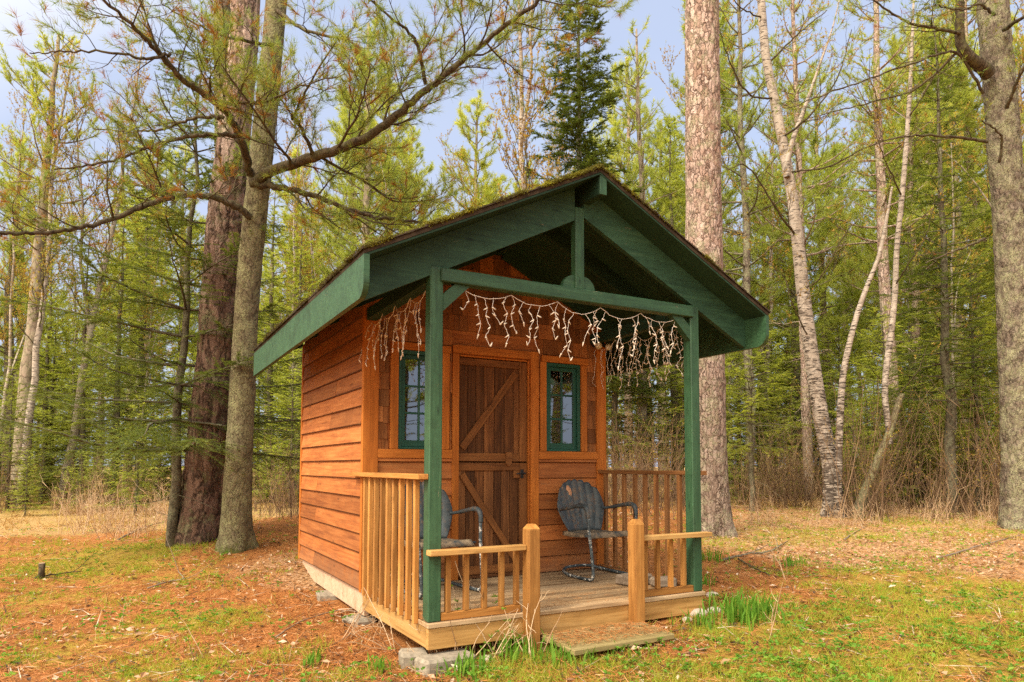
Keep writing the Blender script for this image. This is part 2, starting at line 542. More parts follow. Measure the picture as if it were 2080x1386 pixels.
M['bark_red'] = bark('red_pine_bark', (.06, .036, .026), (.22, .15, .115), (.43, .335, .27), 17, 4.2, (.34, .33, .2), .25, 1.0, .035, upper=(1.6, 4.6, (.33, .21, .16), (.60, .455, .39)))
M['bark_dark'] = bark('dark_pine_bark', (.035, .022, .016), (.13, .072, .048), (.22, .135, .10), 10, 1.5, (.2, .2, .1), .0, 1, .05, upper=(3.6, 6.5, (.34, .22, .175), (.50, .37, .31)))
M['bark_lichen'] = bark('lichened_bark', (.045, .034, .02), (.13, .10, .062), (.22, .18, .115), 20, 10, (.33, .33, .16), .9, .8, .02, moss_h=.13)
M['bark_grey'] = bark('grey_pine_bark', (.04, .03, .022), (.14, .105, .08), (.24, .19, .15), 17, 8, (.36, .36, .2), .7, .8, .025)
M['bark_twig'] = bark('twig_bark', (.035, .026, .018), (.085, .062, .040), (.13, .10, .065), 16, 5, (.12, .12, .05), .5, .5, .01)
M['bark_fir'] = bark('fir_bark', (.045, .036, .024), (.11, .088, .058), (.16, .13, .09), 12, 14, (.25, .25, .15), .5, .5, .01)
M['bark_far'] = bark('forest_bark', (.10, .075, .055), (.26, .195, .145), (.38, .30, .235), 7, 2.4, (.3, .3, .17), .5, .6, .02)

# birch
t = NT('birch_bark')
o = t.n('ShaderNodeTexCoord').outputs['Object']
a = t.noise(t.mapping(o, (5, 5, 30)), 1.3, 5, .65)
b = t.noise(t.mapping(o, (3, 3, 5)), 1.6, 4, .6)
c = t.ramp(t.noise(o, 7, 4), [(.3, (.29, .235, .185)), (.7, (.50, .43, .36))])
sp = t.n('ShaderNodeSeparateXYZ'); t.l(o, sp.inputs[0])
low = t.ramp(sp.outputs[2], [(0, (.13, .13, .13)), (1, (0, 0, 0))])
lowf = t.n('ShaderNodeMapRange'); t.l(sp.outputs[2], lowf.inputs[0])
lowf.inputs[1].default_value = 0; lowf.inputs[2].default_value = 4.5; lowf.inputs[3].default_value = .10; lowf.inputs[4].default_value = 0
c = t.mix(t.ramp(t.math('ADD', a, lowf.outputs[0]), [(.545, (0, 0, 0)), (.60, (1, 1, 1))]), c, (.05, .038, .03))
c = t.mix(t.math('MULTIPLY', t.ramp(t.math('ADD', b, lowf.outputs[0]), [(.57, (0, 0, 0)), (.68, (1, 1, 1))]), .8), c, (.10, .076, .06))
M['bark_birch'] = t.bsdf(c, .8, t.bump(a, .4, .01), .2)
M['bark_birch_grey'] = bark('grey_birch_bark', (.10, .08, .065), (.30, .245, .20), (.46, .39, .325), 9, 24, (.30, .30, .2), .4, .4, .01)


def leafmat(name, stops, trans=.35, tcol=1.5, rough=.6, objvar=.0):
    t = NT(name)
    r = t.attr('rnd').outputs['Fac']
    if objvar:
        oi = t.n('ShaderNodeObjectInfo').outputs['Random']
        r = t.math('ADD', r, t.math('MULTIPLY', t.math('SUBTRACT', oi, .5), objvar))
    c = t.ramp(r, stops)
    d = t.n('ShaderNodeBsdfPrincipled'); t.l(c, d.inputs['Base Color'])
    d.inputs['Roughness'].default_value = rough; d.inputs['Specular IOR Level'].default_value = .2
    tl = t.n('ShaderNodeBsdfTranslucent')
    cc = t.mix(1, c, (tcol, tcol*.98, tcol*.5), 'MULTIPLY'); t.l(cc, tl.inputs[0])
    m = t.n('ShaderNodeMixShader'); m.inputs[0].default_value = trans
    t.l(d.outputs[0], m.inputs[1]); t.l(tl.outputs[0], m.inputs[2]); t.l(m.outputs[0], t.out.inputs[0])
    return t.m


M['needle_white'] = leafmat('white_pine_needles', [(0, (.30, .11, .028)), (.13, (.36, .17, .04)), (.2, (.33, .31, .06)), (.6, (.29, .34, .075)), (1, (.19, .29, .09))], .45)
M['needle_red'] = leafmat('pine_needles', [(0, (.26, .31, .07)), (.5, (.38, .43, .10)), (1, (.54, .55, .13))], .5, objvar=.45)
M['needle_fir'] = leafmat('fir_needles', [(0, (.32, .20, .07)), (.1, (.16, .19, .05)), (.6, (.30, .345, .075)), (1, (.44, .47, .10))], .45, objvar=.5)
M['needle_dark'] = leafmat('dark_fir_needles', [(0, (.17, .13, .04)), (.12, (.085, .12, .032)), (.7, (.14, .18, .045)), (1, (.23, .26, .065))], .35, objvar=.2)
M['bud'] = leafmat('catkins_and_buds', [(0, (.30, .17, .045)), (.5, (.48, .31, .06)), (1, (.40, .42, .08))], .4, objvar=.4)
M['litter'] = leafmat('pine_needle_litter', [(0, (.10, .038, .014)), (.25, (.32, .115, .033)), (.65, (.55, .225, .07)), (1, (.74, .48, .25))], .15, 1.1)
M['fallen'] = leafmat('fallen_leaves', [(0, (.20, .10, .045)), (.35, (.42, .24, .13)), (.75, (.60, .42, .29)), (1, (.74, .60, .47))], .2, 1.1)
M['debris'] = leafmat('twigs_and_bark_flakes', [(0, (.035, .022, .014)), (.3, (.12, .075, .045)), (.6, (.34, .25, .17)), (1, (.58, .47, .35))], .05, 1.0)
M['grass'] = leafmat('grass_blades', [(0, (.38, .29, .07)), (.3, (.38, .36, .045)), (.7, (.30, .38, .035)), (1, (.22, .36, .04))], .35, 1.4)
M['dry'] = leafmat('dry_grass', [(0, (.22, .11, .035)), (.3, (.40, .21, .075)), (.6, (.50, .31, .125)), (1, (.60, .44, .21))], .3, 1.2)
M['shoot'] = leafmat('green_shoots', [(0, (.09, .20, .02)), (.6, (.14, .30, .03)), (1, (.24, .36, .05))], .4, 1.4)
M['moss'] = leafmat('roof_moss', [(0, (.06, .04, .014)), (.35, (.11, .095, .018)), (.7, (.20, .19, .02)), (1, (.34, .32, .03))], .3, 1.2)

# brush stems
t = NT('brush_stems')
r = t.attr('rnd').outputs['Fac']; oi = t.n('ShaderNodeObjectInfo').outputs['Random']
c = t.ramp(t.math('ADD', t.math('MULTIPLY', r, .6), t.math('MULTIPLY', oi, .4)), [(0, (.075, .045, .026)), (.5, (.17, .10, .054)), (1, (.36, .235, .13))])
M['brush'] = t.bsdf(c, .8)

t = NT('dry_canes')
c = t.ramp(t.attr('rnd').outputs['Fac'], [(0, (.30, .17, .09)), (.5, (.52, .35, .20)), (1, (.68, .50, .32))])
M['cane'] = t.bsdf(c, .7)

# ground
t = NT('forest_floor')
o = t.n('ShaderNodeTexCoord').outputs['Object']
g1 = t.noise(o, 1.3, 6, .7); g2 = t.noise(o, 9, 6, .75); g3 = t.noise(o, 55, 5, .8)
str1 = t.noise(t.mapping(o, (8, 60, 20)), 1, 4, .7, 1.5); str2 = t.noise(t.mapping(o, (60, 9, 20)), 1, 4, .7, 1.5)
st = t.math('MAXIMUM', str1, str2)
need = t.ramp(t.math('ADD', t.math('MULTIPLY', st, .5), t.math('MULTIPLY', g3, .5)), [(.38, (.10, .04, .014)), (.50, (.36, .135, .04)), (.63, (.57, .265, .09)), (.78, (.72, .48, .26))])
leafc = t.ramp(t.math('ADD', t.math('MULTIPLY', t.voro(o, 22, 'F1', 'Distance'), .6), t.math('MULTIPLY', g3, .5)), [(.3, (.62, .42, .26)), (.55, (.46, .25, .115)), (.8, (.18, .085, .035))])
mossc = t.ramp(t.math('ADD', t.math('MULTIPLY', g3, .6), t.math('MULTIPLY', g2, .4)), [(.35, (.17, .135, .025)), (.5, (.36, .29, .04)), (.65, (.48, .37, .07))])
dryc = t.ramp(t.math('ADD', t.math('MULTIPLY', st, .5), t.math('MULTIPLY', g2, .5)), [(.35, (.22, .13, .05)), (.52, (.44, .28, .11)), (.7, (.58, .41, .2))])
sp = t.n('ShaderNodeSeparateXYZ'); t.l(t.attr('cover').outputs['Vector'], sp.inputs[0])


def patch(k, amt):
    return t.ramp(t.math('ADD', sp.outputs[k], t.math('MULTIPLY', t.math('SUBTRACT', t.math('ADD', t.math('MULTIPLY', g1, .3), t.math('ADD', t.math('MULTIPLY', g2, .4), t.math('MULTIPLY', g3, .3))), .5), amt)), [(.38, (0, 0, 0)), (.62, (1, 1, 1))])


c = t.mix(patch(2, 1.2), need, dryc)
c = t.mix(patch(1, 1.6), c, leafc)
c = t.mix(t.math('MULTIPLY', patch(0, 3.0), .75), c, mossc)
c = t.mix(t.ramp(g3, [(.26, (.7, .7, .7)), (.36, (0, 0, 0))]), c, (.05, .03, .015))
M['floor'] = t.bsdf(c, .95, t.bump(t.math('ADD', g3, st), .8, .02), .1)

# ------------------------------------------------------------------ world, sun, camera
SUN_EL, SUN_AZ = R(48), R(250)      # azimuth clockwise from +Y
w = bpy.data.worlds.new('World'); scn.world = w; w.use_nodes = True
nt = w.node_tree; nt.nodes.clear()
wo = nt.nodes.new('ShaderNodeOutputWorld'); bg = nt.nodes.new('ShaderNodeBackground')
sky = nt.nodes.new('ShaderNodeTexSky'); sky.sky_type = 'NISHITA'; sky.sun_disc = False
sky.sun_elevation = SUN_EL; sky.sun_rotation = SUN_AZ
sky.air_density = 1.0; sky.dust_density = 2.5; sky.ozone_density = 1.0; sky.altitude = 300
bg.inputs['Strength'].default_value = 0.10
# thin high cloud, whiter towards the horizon
tc = nt.nodes.new('ShaderNodeTexCoord')
nz = nt.nodes.new('ShaderNodeTexNoise'); nz.inputs['Scale'].default_value = 2.2; nz.inputs['Detail'].default_value = 5
mp = nt.nodes.new('ShaderNodeMapping'); mp.inputs['Scale'].default_value = (1, 1, 2.5)
nt.links.new(tc.outputs['Generated'], mp.inputs[0]); nt.links.new(mp.outputs[0], nz.inputs['Vector'])
sx = nt.nodes.new('ShaderNodeSeparateXYZ'); nt.links.new(tc.outputs['Generated'], sx.inputs[0])
mr = nt.nodes.new('ShaderNodeMapRange'); mr.inputs[1].default_value = .0; mr.inputs[2].default_value = .75
mr.inputs[3].default_value = .95; mr.inputs[4].default_value = .8
nt.links.new(sx.outputs[2], mr.inputs[0])
ad = nt.nodes.new('ShaderNodeMath'); ad.operation = 'MULTIPLY_ADD'; ad.inputs[1].default_value = .5
nt.links.new(nz.outputs['Fac'], ad.inputs[0])
sb = nt.nodes.new('ShaderNodeMath'); sb.operation = 'SUBTRACT'; sb.inputs[1].default_value = .25
nt.links.new(mr.outputs[0], sb.inputs[0]); nt.links.new(sb.outputs[0], ad.inputs[2]); ad.use_clamp = True
# the cloud veil is brightest round the hidden sun, bluer and dimmer away from it
dt = nt.nodes.new('ShaderNodeVectorMath'); dt.operation = 'DOT_PRODUCT'
nt.links.new(tc.outputs['Generated'], dt.inputs[0])
dt.inputs[1].default_value = (math.sin(SUN_AZ)*math.cos(SUN_EL), math.cos(SUN_AZ)*math.cos(SUN_EL), math.sin(SUN_EL))
m2 = nt.nodes.new('ShaderNodeMapRange'); m2.inputs[1].default_value = .15; m2.inputs[2].default_value = .95
nt.links.new(dt.outputs['Value'], m2.inputs[0])
veil = nt.nodes.new('ShaderNodeMix'); veil.data_type = 'RGBA'
veil.inputs[6].default_value = (2.15, 2.45, 3.2, 1); veil.inputs[7].default_value = (13.0, 11.6, 9.2, 1)
nt.links.new(m2.outputs[0], veil.inputs[0])
mxw = nt.nodes.new('ShaderNodeMix'); mxw.data_type = 'RGBA'
nt.links.new(ad.outputs[0], mxw.inputs[0]); nt.links.new(sky.outputs[0], mxw.inputs[6])
nt.links.new(veil.outputs[2], mxw.inputs[7])
nt.links.new(mxw.outputs[2], bg.inputs[0]); nt.links.new(bg.outputs[0], wo.inputs[0])

sl = bpy.data.lights.new('sun', 'SUN'); sl.energy = 1.5; sl.angle = R(16); sl.color = (1, .90, .73)
so = bpy.data.objects.new('sun', sl); COL.objects.link(so)
sd = Vector((math.sin(SUN_AZ)*math.cos(SUN_EL), math.cos(SUN_AZ)*math.cos(SUN_EL), math.sin(SUN_EL)))
so.rotation_euler = sd.to_track_quat('Z', 'Y').to_euler(); so.location = (-20, -15, 30)

cd = bpy.data.cameras.new('camera'); co = bpy.data.objects.new('camera', cd); COL.objects.link(co)
cd.sensor_width = 36; cd.lens = FPX/2080*36; cd.shift_y = SHY/2080; cd.clip_start = .05; cd.clip_end = 2000
mw = Matrix.Identity(4)
for i in range(3):
    mw[i][0], mw[i][1], mw[i][2], mw[i][3] = _rt[i], _up[i], -_fw[i], CAM[i]
co.matrix_world = mw
scn.camera = co
scn.view_settings.view_transform = 'Standard'; scn.view_settings.look = 'None'
scn.view_settings.exposure = 1.57
scn.view_settings.gamma = 1.0
cy = scn.cycles
cy.max_bounces = 6; cy.diffuse_bounces = 4; cy.glossy_bounces = 3; cy.transmission_bounces = 4; cy.transparent_max_bounces = 8
cy.use_denoising = False

# ------------------------------------------------------------------ ground
def blobs(x, y, L):
    s = 0*x
    for (px, py, rad, a) in L:
        c = spot(px, py)
        s = s+a*np.exp(-(((x-c[0])**2+(y-c[1])**2)/rad**2))
    return np.clip(s, 0, 1)


GREEN = [(1500, 1262, .3, .5), (1052, 1338, .3, .6), (1200, 1348, .25, .5), (950, 1376, .25, .6), (1430, 1285, .2, .5), (200, 1020, 3, .5), (420, 1040, 2.5, .45), (420, 1160, .8, .38), (180, 1150, 1.0, .45), (480, 1250, .4, .5), (380, 1370, .35, .5), (700, 1370, .25, .5), (1750, 1340, .8, .5), (1980, 1310, 1.1, .75), (1920, 1230, 1.3, .55), (2060, 1205, 1.0, .8), (1500, 1375, .5, .6), (1250, 1378, .35, .6),
         (100, 1220, 1.1, .5), (330, 1270, .8, .5), (600, 1330, .25, .5), (90, 1340, .5, .5), (260, 1375, .4, .6), (300, 1120, 1.2, .5), (1050, 1375, .3, .6),
         (1480, 1235, .3, .6), (2000, 1360, .8, .7), (1450, 1110, .8, .4), (60, 1120, 2, .5), (60, 1040, 4, .45), (1850, 1060, 4, .55), (1620, 1090, 1.5, .5), (1760, 1170, 1.2, .4)]
LEAF = [(1850, 1125, 2.0, .75), (2030, 1105, 2.4, .8), (1600, 1110, 1.4, .35), (1900, 1070, 4, .45), (570, 1150, .9, .65), (640, 1185, .5, .6), (400, 1330, .5, .45), (120, 1290, .7, .4), (1700, 1040, 5, .5)]
DRY = [(100, 1060, 4, .62), (300, 1050, 3, .6), (560, 1040, 3, .5), (50, 1010, 8, .6), (400, 1000, 8, .6), (1300, 1000, 9, .5)]


def cover(x, y):
    d = np.hypot(x-CAM[0], y-CAM[1])
    return blobs(x, y, GREEN)*.85, blobs(x, y, LEAF), np.clip(blobs(x, y, DRY)+np.clip((d-14)/10, 0, .8), 0, 1)


def axis_pts(c, near, step, far):
    p = list(np.arange(-near, near+1e-6, step)); q = step; v = near
    ext = []
    while v < far:
        q *= 1.13; v += q; ext.append(v)
    return c+np.array(sorted([-e for e in ext]+p+ext))


gx = axis_pts(1.5, 9, .11, 700); gy = axis_pts(2.5, 9, .11, 700)
X, Y = np.meshgrid(gx, gy); Z = ground_z(X, Y)
V = np.stack([X, Y, Z], -1).reshape(-1, 3)
ny, nx = X.shape
ii = np.arange(nx-1)[None, :]+np.arange(ny-1)[:, None]*nx
F = np.stack([ii, ii+1, ii+nx+1, ii+nx], -1).reshape(-1, 4)
me = bpy.data.meshes.new('ground'); me.from_pydata(V.tolist(), [], F.tolist())
cv = np.stack(cover(V[:, 0], V[:, 1]), -1)
a = me.attributes.new('cover', 'FLOAT_VECTOR', 'POINT'); a.data.foreach_set('vector', cv.astype(np.float32).ravel())
me.materials.append(M['floor']); me.polygons.foreach_set('use_smooth', [True]*len(me.polygons))
go = bpy.data.objects.new('ground', me); COL.objects.link(go); go['kind'] = 'structure'

# ------------------------------------------------------------------ the cabin
XL, XR, YF, YB = 0.0, 2.38, 1.40, 3.64
RX, RZ, RS, EL, ER = 1.18, 3.06, 0.50, -0.505, 2.855     # ridge x, z, slope, eaves
YR0, YR1 = -0.21, 3.80
W = 2.29


def zt(x): return RZ-RS*abs(x-RX)


cab = empty('cabin', (1.19, 1.8, -.22), 'small cedar sided cabin with a green trimmed gable roof and an open front porch', 'cabin')


def B(name, mat, fn, parent=cab, label=None, smooth=None):
    m = MB(); fn(m); o = m.build(name, M[mat], parent, smooth)
    if label: o['label'] = label
    return o


# --- walls
def lap_x(m, x, sgn, y0, y1, z0, z1, step):
    """lap siding on a plane of constant x; sgn -1 faces -x"""
    z = z0
    while z < z1-.01:
        ze = min(z+step+.018, z1)
        cuts = [y0, y1]
        if RNG.random() < .25: cuts = [y0, y0+(y1-y0)*RNG.uniform(.25, .75), y1]
        for a, b in zip(cuts[:-1], cuts[1:]):
            r = RNG.random(); off = RNG.uniform(-.0012, .0012)
            xo = x+sgn*(.024+off*2); xi = x+sgn*(.003+off)
            zb = z+.007+RNG.uniform(0, .003)
            v = [(xo, a, zb), (xo, b-.002, zb), (xi, b-.002, ze), (xi, a, ze), (x, a, z), (x, b-.002, z)]
            f = [(0, 1, 2, 3), (0, 3, 4), (1, 5, 2)]
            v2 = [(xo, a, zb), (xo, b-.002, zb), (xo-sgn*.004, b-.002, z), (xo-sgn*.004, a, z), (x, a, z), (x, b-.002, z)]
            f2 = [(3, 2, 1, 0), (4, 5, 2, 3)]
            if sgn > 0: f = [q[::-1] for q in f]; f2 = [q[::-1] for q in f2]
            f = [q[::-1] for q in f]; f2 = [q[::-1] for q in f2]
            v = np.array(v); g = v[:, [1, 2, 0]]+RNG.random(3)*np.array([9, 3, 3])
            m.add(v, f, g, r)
            v = np.array(v2); m.add(v, f2, v[:, [1, 2, 0]], r*.9+2)  # bottom edge strip, coloured dark as the lap shadow
        z += step


def lap_y(m, y, x0, x1, z0, z1, step):
    z = z0
    while z < z1-.01:
        ze = min(z+step+.018, z1); r = RNG.random()
        yo, yi = y-.021, y-.003
        zb = z+.006
        v = np.array([(x0, yo, zb), (x1, yo, zb), (x1, yi, ze), (x0, yi, ze), (x0, y, z), (x1, y, z)])
        g = v[:, [0, 2, 1]]+RNG.random(3)*np.array([9, 3, 3])
        m.add(v, [(0, 1, 2, 3), (0, 3, 4), (1, 5, 2)], g, r)
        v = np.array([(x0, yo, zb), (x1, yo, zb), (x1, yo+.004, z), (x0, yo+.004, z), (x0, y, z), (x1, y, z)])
        m.add(v, [(3, 2, 1, 0), (4, 5, 2, 3)], v[:, [0, 2, 1]], r*.9+2)  # lower strip coloured dark for the shadow line of the lap
        z += step


def left_wall(m):
    m.span((XL, YF+.03, -.02), (XL+.05, YB, 2.40))
    lap_x(m, XL, -1, YF+.012, YB-.02, -.02, 2.42, .1475)


def right_wall(m):
    m.span((XR-.05, YF+.03, -.02), (XR, YB, 2.38))
    lap_x(m, XR, 1, YF+.012, YB-.02, -.02, 2.40, .1475)


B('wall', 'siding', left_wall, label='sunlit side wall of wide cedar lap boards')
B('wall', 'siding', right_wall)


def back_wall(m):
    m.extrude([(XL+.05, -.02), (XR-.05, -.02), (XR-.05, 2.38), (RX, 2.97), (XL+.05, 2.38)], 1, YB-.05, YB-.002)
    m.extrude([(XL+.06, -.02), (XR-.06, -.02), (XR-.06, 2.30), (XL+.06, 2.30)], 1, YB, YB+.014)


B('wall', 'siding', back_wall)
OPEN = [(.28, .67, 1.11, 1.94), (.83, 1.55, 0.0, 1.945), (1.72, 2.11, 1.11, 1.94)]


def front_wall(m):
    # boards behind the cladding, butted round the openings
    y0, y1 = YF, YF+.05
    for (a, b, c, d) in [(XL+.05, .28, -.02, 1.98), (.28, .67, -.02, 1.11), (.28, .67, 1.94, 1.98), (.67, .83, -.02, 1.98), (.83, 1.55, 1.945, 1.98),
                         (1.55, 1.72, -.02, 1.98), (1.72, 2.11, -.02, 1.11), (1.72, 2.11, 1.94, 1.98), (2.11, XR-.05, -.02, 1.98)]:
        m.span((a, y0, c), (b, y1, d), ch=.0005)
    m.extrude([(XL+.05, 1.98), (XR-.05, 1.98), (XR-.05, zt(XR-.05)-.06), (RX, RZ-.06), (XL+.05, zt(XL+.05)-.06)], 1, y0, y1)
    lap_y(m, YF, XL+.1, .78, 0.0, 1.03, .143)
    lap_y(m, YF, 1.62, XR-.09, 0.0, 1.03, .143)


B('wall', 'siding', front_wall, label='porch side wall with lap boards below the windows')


def shingles(m):
    z = 1.05; row = 0
    trims = [(.20, .75, 1.0, 2.005), (.765, 1.635, 0, 2.035), (1.65, 2.19, 1.0, 2.005)]
    while z < 2.98:
        h = .138
        x = XL+.09-RNG.random()*.1
        while x < XR-.08:
            wd = RNG.uniform(.07, .19)
            a, b = max(x, XL+.09), min(x+wd, XR-.085)
            x += wd+.003
            segs = [(a, b)]
            for (p, q, c, d) in trims:
                if z+.01 < d and z+h > c:
                    ns = []
                    for (s0, s1) in segs:
                        if s1 <= p or s0 >= q: ns.append((s0, s1)); continue
                        if s0 < p: ns.append((s0, p))
                        if s1 > q: ns.append((q, s1))
                    segs = ns
            r = RNG.random()
            for (s0, s1) in segs:
                if s1-s0 < .012: continue
                xm = s0 if abs(s0-RX) > abs(s1-RX) else s1
                if z+.03 > zt(xm)-.07: continue
                zz = z+RNG.uniform(-.006, .004)
                yo = YF-.013-RNG.random()*.005
                top0 = min(zz+h+.02, zt(s0)-.05); top1 = min(zz+h+.02, zt(s1)-.05)
                v = np.array([(s0, yo, zz), (s1, yo, zz), (s1, YF-.003, top1), (s0, YF-.003, top0), (s0, YF, zz), (s1, YF, zz)])
                g = v[:, [2, 0, 1]]+RNG.random(3)*np.array([9, 3, 3])
                m.add(v, [(0, 1, 2, 3), (0, 3, 4), (1, 5, 2)], g, r)
                m.add(v[[4, 5, 1, 0]], [(0, 1, 2, 3)], g[[4, 5, 1, 0]], r*.9+2)  # underside of the shingle, shadow line put into its colour
        z += h; row += 1


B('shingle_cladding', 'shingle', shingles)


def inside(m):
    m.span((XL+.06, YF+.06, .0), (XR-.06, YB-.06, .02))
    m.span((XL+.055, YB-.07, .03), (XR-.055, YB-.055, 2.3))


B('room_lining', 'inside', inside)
B('corner_board', 'trim', lambda m: (m.span((-.022, YF-.034, -.03), (.108, YF+.012, 2.36))))
B('corner_board', 'trim', lambda m: (m.span((2.292, YF-.032, -.03), (XR+.022, YF+.012, 2.34))))
B('corner_board', 'trim', lambda m: (m.span((-.024, YB-.03, -.03), (.0, YB+.02, 2.30))))
B('corner_board', 'trim', lambda m: (m.span((XR, YB-.03, -.03), (XR+.024, YB+.02, 2.30))))

# --- windows
for x0, x1, full in ((.28, .67, 0), (1.72, 2.11, 1)):
    z0, z1 = 1.11, 1.94
    win = B('window', 'sash', lambda m: (
        m.span((x0, YF-.012, z0), (x0+.032, YF+.045, z1)), m.span((x1-.032, YF-.012, z0), (x1, YF+.045, z1)),
        m.span((x0+.032, YF-.012, z1-.035), (x1-.032, YF+.045, z1)), m.span((x0+.032, YF-.012, z0), (x1-.032, YF+.045, z0+.02))))
    a0, a1, b0, b1 = x0+.033, x1-.033, z0+.021, z1-.036

    def sash(m):
        f = .036
        m.span((a0, YF+.008, b0), (a0+f, YF+.034, b1)); m.span((a1-f, YF+.008, b0), (a1, YF+.034, b1))
        m.span((a0+f, YF+.008, b0), (a1-f, YF+.034, b0+.055)); m.span((a0+f, YF+.008, b1-f), (a1-f, YF+.034, b1))
        xm = (a0+a1)/2
        m.span((xm-.009, YF+.012, b0+.055), (xm+.009, YF+.032, b1-f))
        for k in (1, 2):
            zz = b0+.055+(b1-f-b0-.055)*k/3
            m.span((a0+f, YF+.0135, zz-.009), (xm-.009, YF+.0305, zz+.009)); m.span((xm+.009, YF+.0135, zz-.009), (a1-f, YF+.0305, zz+.009))
    B('sash', 'sash', sash, win)

    def pane(m):
        m.add([(a0+.03, YF+.022, b0+.04), (a1-.03, YF+.022, b0+.04), (a1-.03, YF+.022, b1-.03), (a0+.03, YF+.022, b1-.03)], [(0, 1, 2, 3)])
    B('pane', 'glass', pane, win)
    t0, t1 = x0-.068, x1+.068

    def casing(m):
        m.span((t0, YF-.030, z0), (x0-.001, YF+.001, z1+.001)); m.span((x1+.001, YF-.030, z0), (t1, YF+.001, z1+.001))
    B('casing', 'trim', casing, win)
    B('casing', 'trim', lambda m: m.span((t0+.015*full, YF-.034, z1+.002), (t1+.012, YF+.001, z1+.062)), win)
    s0, s1 = (.109, .768) if not full else (1.637, 2.291)
    B('sill', 'trim', lambda m: m.span((s0, YF-.034, 1.035), (s1, YF+.001, 1.108)), win)
    B('sill', 'siding', lambda m: m.span((s0, YF-.026, 1.008), (s1, YF+.001, 1.033)), win)

# --- door
door = B('door', 'trim', lambda m: (
    m.span((.768, YF-.030, 0.0), (.829, YF+.001, 1.948)), m.span((1.551, YF-.030, 0.0), (1.634, YF+.001, 2.025)),
    m.span((.768, YF-.032, 1.950), (1.549, YF+.001, 2.022)),
    m.span((.8295, YF+.002, .0), (.843, YF+.05, 1.944)), m.span((1.537, YF+.002, .0), (1.5495, YF+.05, 1.944)), m.span((.843, YF+.002, 1.93), (1.537, YF+.05, 1.9445))))
dx0, dx1 = .846, 1.534


def planks(m, z0, z1):
    xs = [dx0]
    while xs[-1] < dx1-.07: xs.append(xs[-1]+RNG.uniform(.07, .105))
    xs[-1] = dx1
    for a, b in zip(xs[:-1], xs[1:]):
        m.span((a, YF+.034, z0), (b-.003, YF+.052+RNG.random()*.001, z1), grain=2, ch=.004)


up = B('door_leaf', 'door', lambda m: planks(m, 1.012, 1.925), door, 'upper half of the plank door')


def upper_frame(m):
    y0, y1 = YF+.014, YF+.033
    m.span((dx0+.002, y0, 1.86), (dx1-.08, y1, 1.922)); m.span((dx1-.078, y0, 1.012), (dx1-.002, y1, 1.922), grain=2)
    m.span((dx0+.002, y0, 1.012), (dx1-.08, y1, 1.085))
    m.beam((dx0+.035, (y0+y1)/2+.001, 1.125), (dx1-.115, (y0+y1)/2+.001, 1.82), y1-y0-.004, .066, up=(0, 0, 1))


B('door_brace', 'brace', upper_frame, door)
B('door_leaf', 'door', lambda m: planks(m, .025, 1.002), door, 'lower half of the plank door')


def lower_frame(m):
    y0, y1 = YF+.014, YF+.033
    m.span((dx0+.002, y0, .93), (dx1-.08, y1, 1.0)); m.span((dx1-.078, y0, .025), (dx1-.002, y1, 1.0), grain=2)
    m.span((dx0+.002, y0, .025), (dx1-.08, y1, .10))
    m.beam((dx0+.035, (y0+y1)/2+.001, .90), (dx1-.115, (y0+y1)/2+.001, .13), y1-y0-.004, .06)
    m.span((dx1-.14, y0+.001, .862), (dx1-.082, y1, .928))


B('door_brace', 'brace', lower_frame, door)


def latch(m):
    c, z = 1.335, 1.035
    m.extrude([(c-.028, z+.062), (c+.028, z+.062), (c+.028, z-.04), (c, z-.068), (c-.028, z-.04)], 1, YF-.004, YF+.0135)


B('latch', 'brace', latch, door)


def handle(m):
    m.span((1.462, YF+.004, .86), (1.492, YF+.0138, .94)); m.tube([(1.477, YF+.004, .905), (1.477, YF-.04, .905)], .009, 8)
    m.tube([(1.485, YF-.04, .905), (1.44, YF-.044, .907), (1.392, YF-.04, .90)], [.009, .008, .007], 8)


B('handle', 'black_metal', handle, door)
B('threshold', 'door', lambda m: m.span((.846, YF-.03, .001), (1.534, YF+.05, .022)), door)

# --- floor frame and deck
B('skid', 'skid', lambda m: m.extrude([(YF-.03, -.03), (YB-.03, -.03), (YB-.05, -.075), (YB-.55, -.19), (YF-.03, -.215)], 0, .012, .05))
B('skid', 'skid', lambda m: m.extrude([(YF-.03, -.03), (YB-.03, -.03), (YB-.05, -.075), (YB-.55, -.19), (YF-.03, -.215)], 0, XR-.05, XR-.012))
B('rim_board', 'skid', lambda m: m.span((.06, YB-.1, -.18), (XR-.06, YB-.06, -.03)))


def deck(m):
    y = -.022
    while y < 1.36:
        wd = .088; e = min(y+wd, 1.395)
        m.span((-.012-RNG.random()*.004, y, -.032), (W+.01+RNG.random()*.006, e-.004, -.001-RNG.random()*.002), ch=.004)
        y += wd


B('deck', 'deck', deck)
B('rim_board', 'rim', lambda m: m.span((-.006, -.008, -.165), (W+.0, .030, -.034)), label='front rim board of the porch')
B('rim_board', 'rim', lambda m: m.span((-.006, .032, -.160), (.032, 1.36, -.034)))
B('rim_board', 'rim', lambda m: m.span((W-.038, .032, -.160), (W, 1.36, -.034)))

# --- posts and beams
B('porch_post', 'green', lambda m: m.span((-.006, .0, .001), (.083, .089, 2.25), ch=.006), label='green corner post nearest the camera')
B('porch_post', 'green', lambda m: m.span((W-.083, .0, .001), (W+.006, .089, 2.25), ch=.006))
B('header_beam', 'green', lambda m: m.span((.06, -.022, 2.15), (2.225, .062, 2.24), ch=.006))
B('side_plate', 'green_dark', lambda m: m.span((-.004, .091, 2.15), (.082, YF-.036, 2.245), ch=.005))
B('side_plate', 'green_dark', lambda m: m.span((W-.082, .091, 2.15), (W+.004, YF-.034, 2.245), ch=.005))


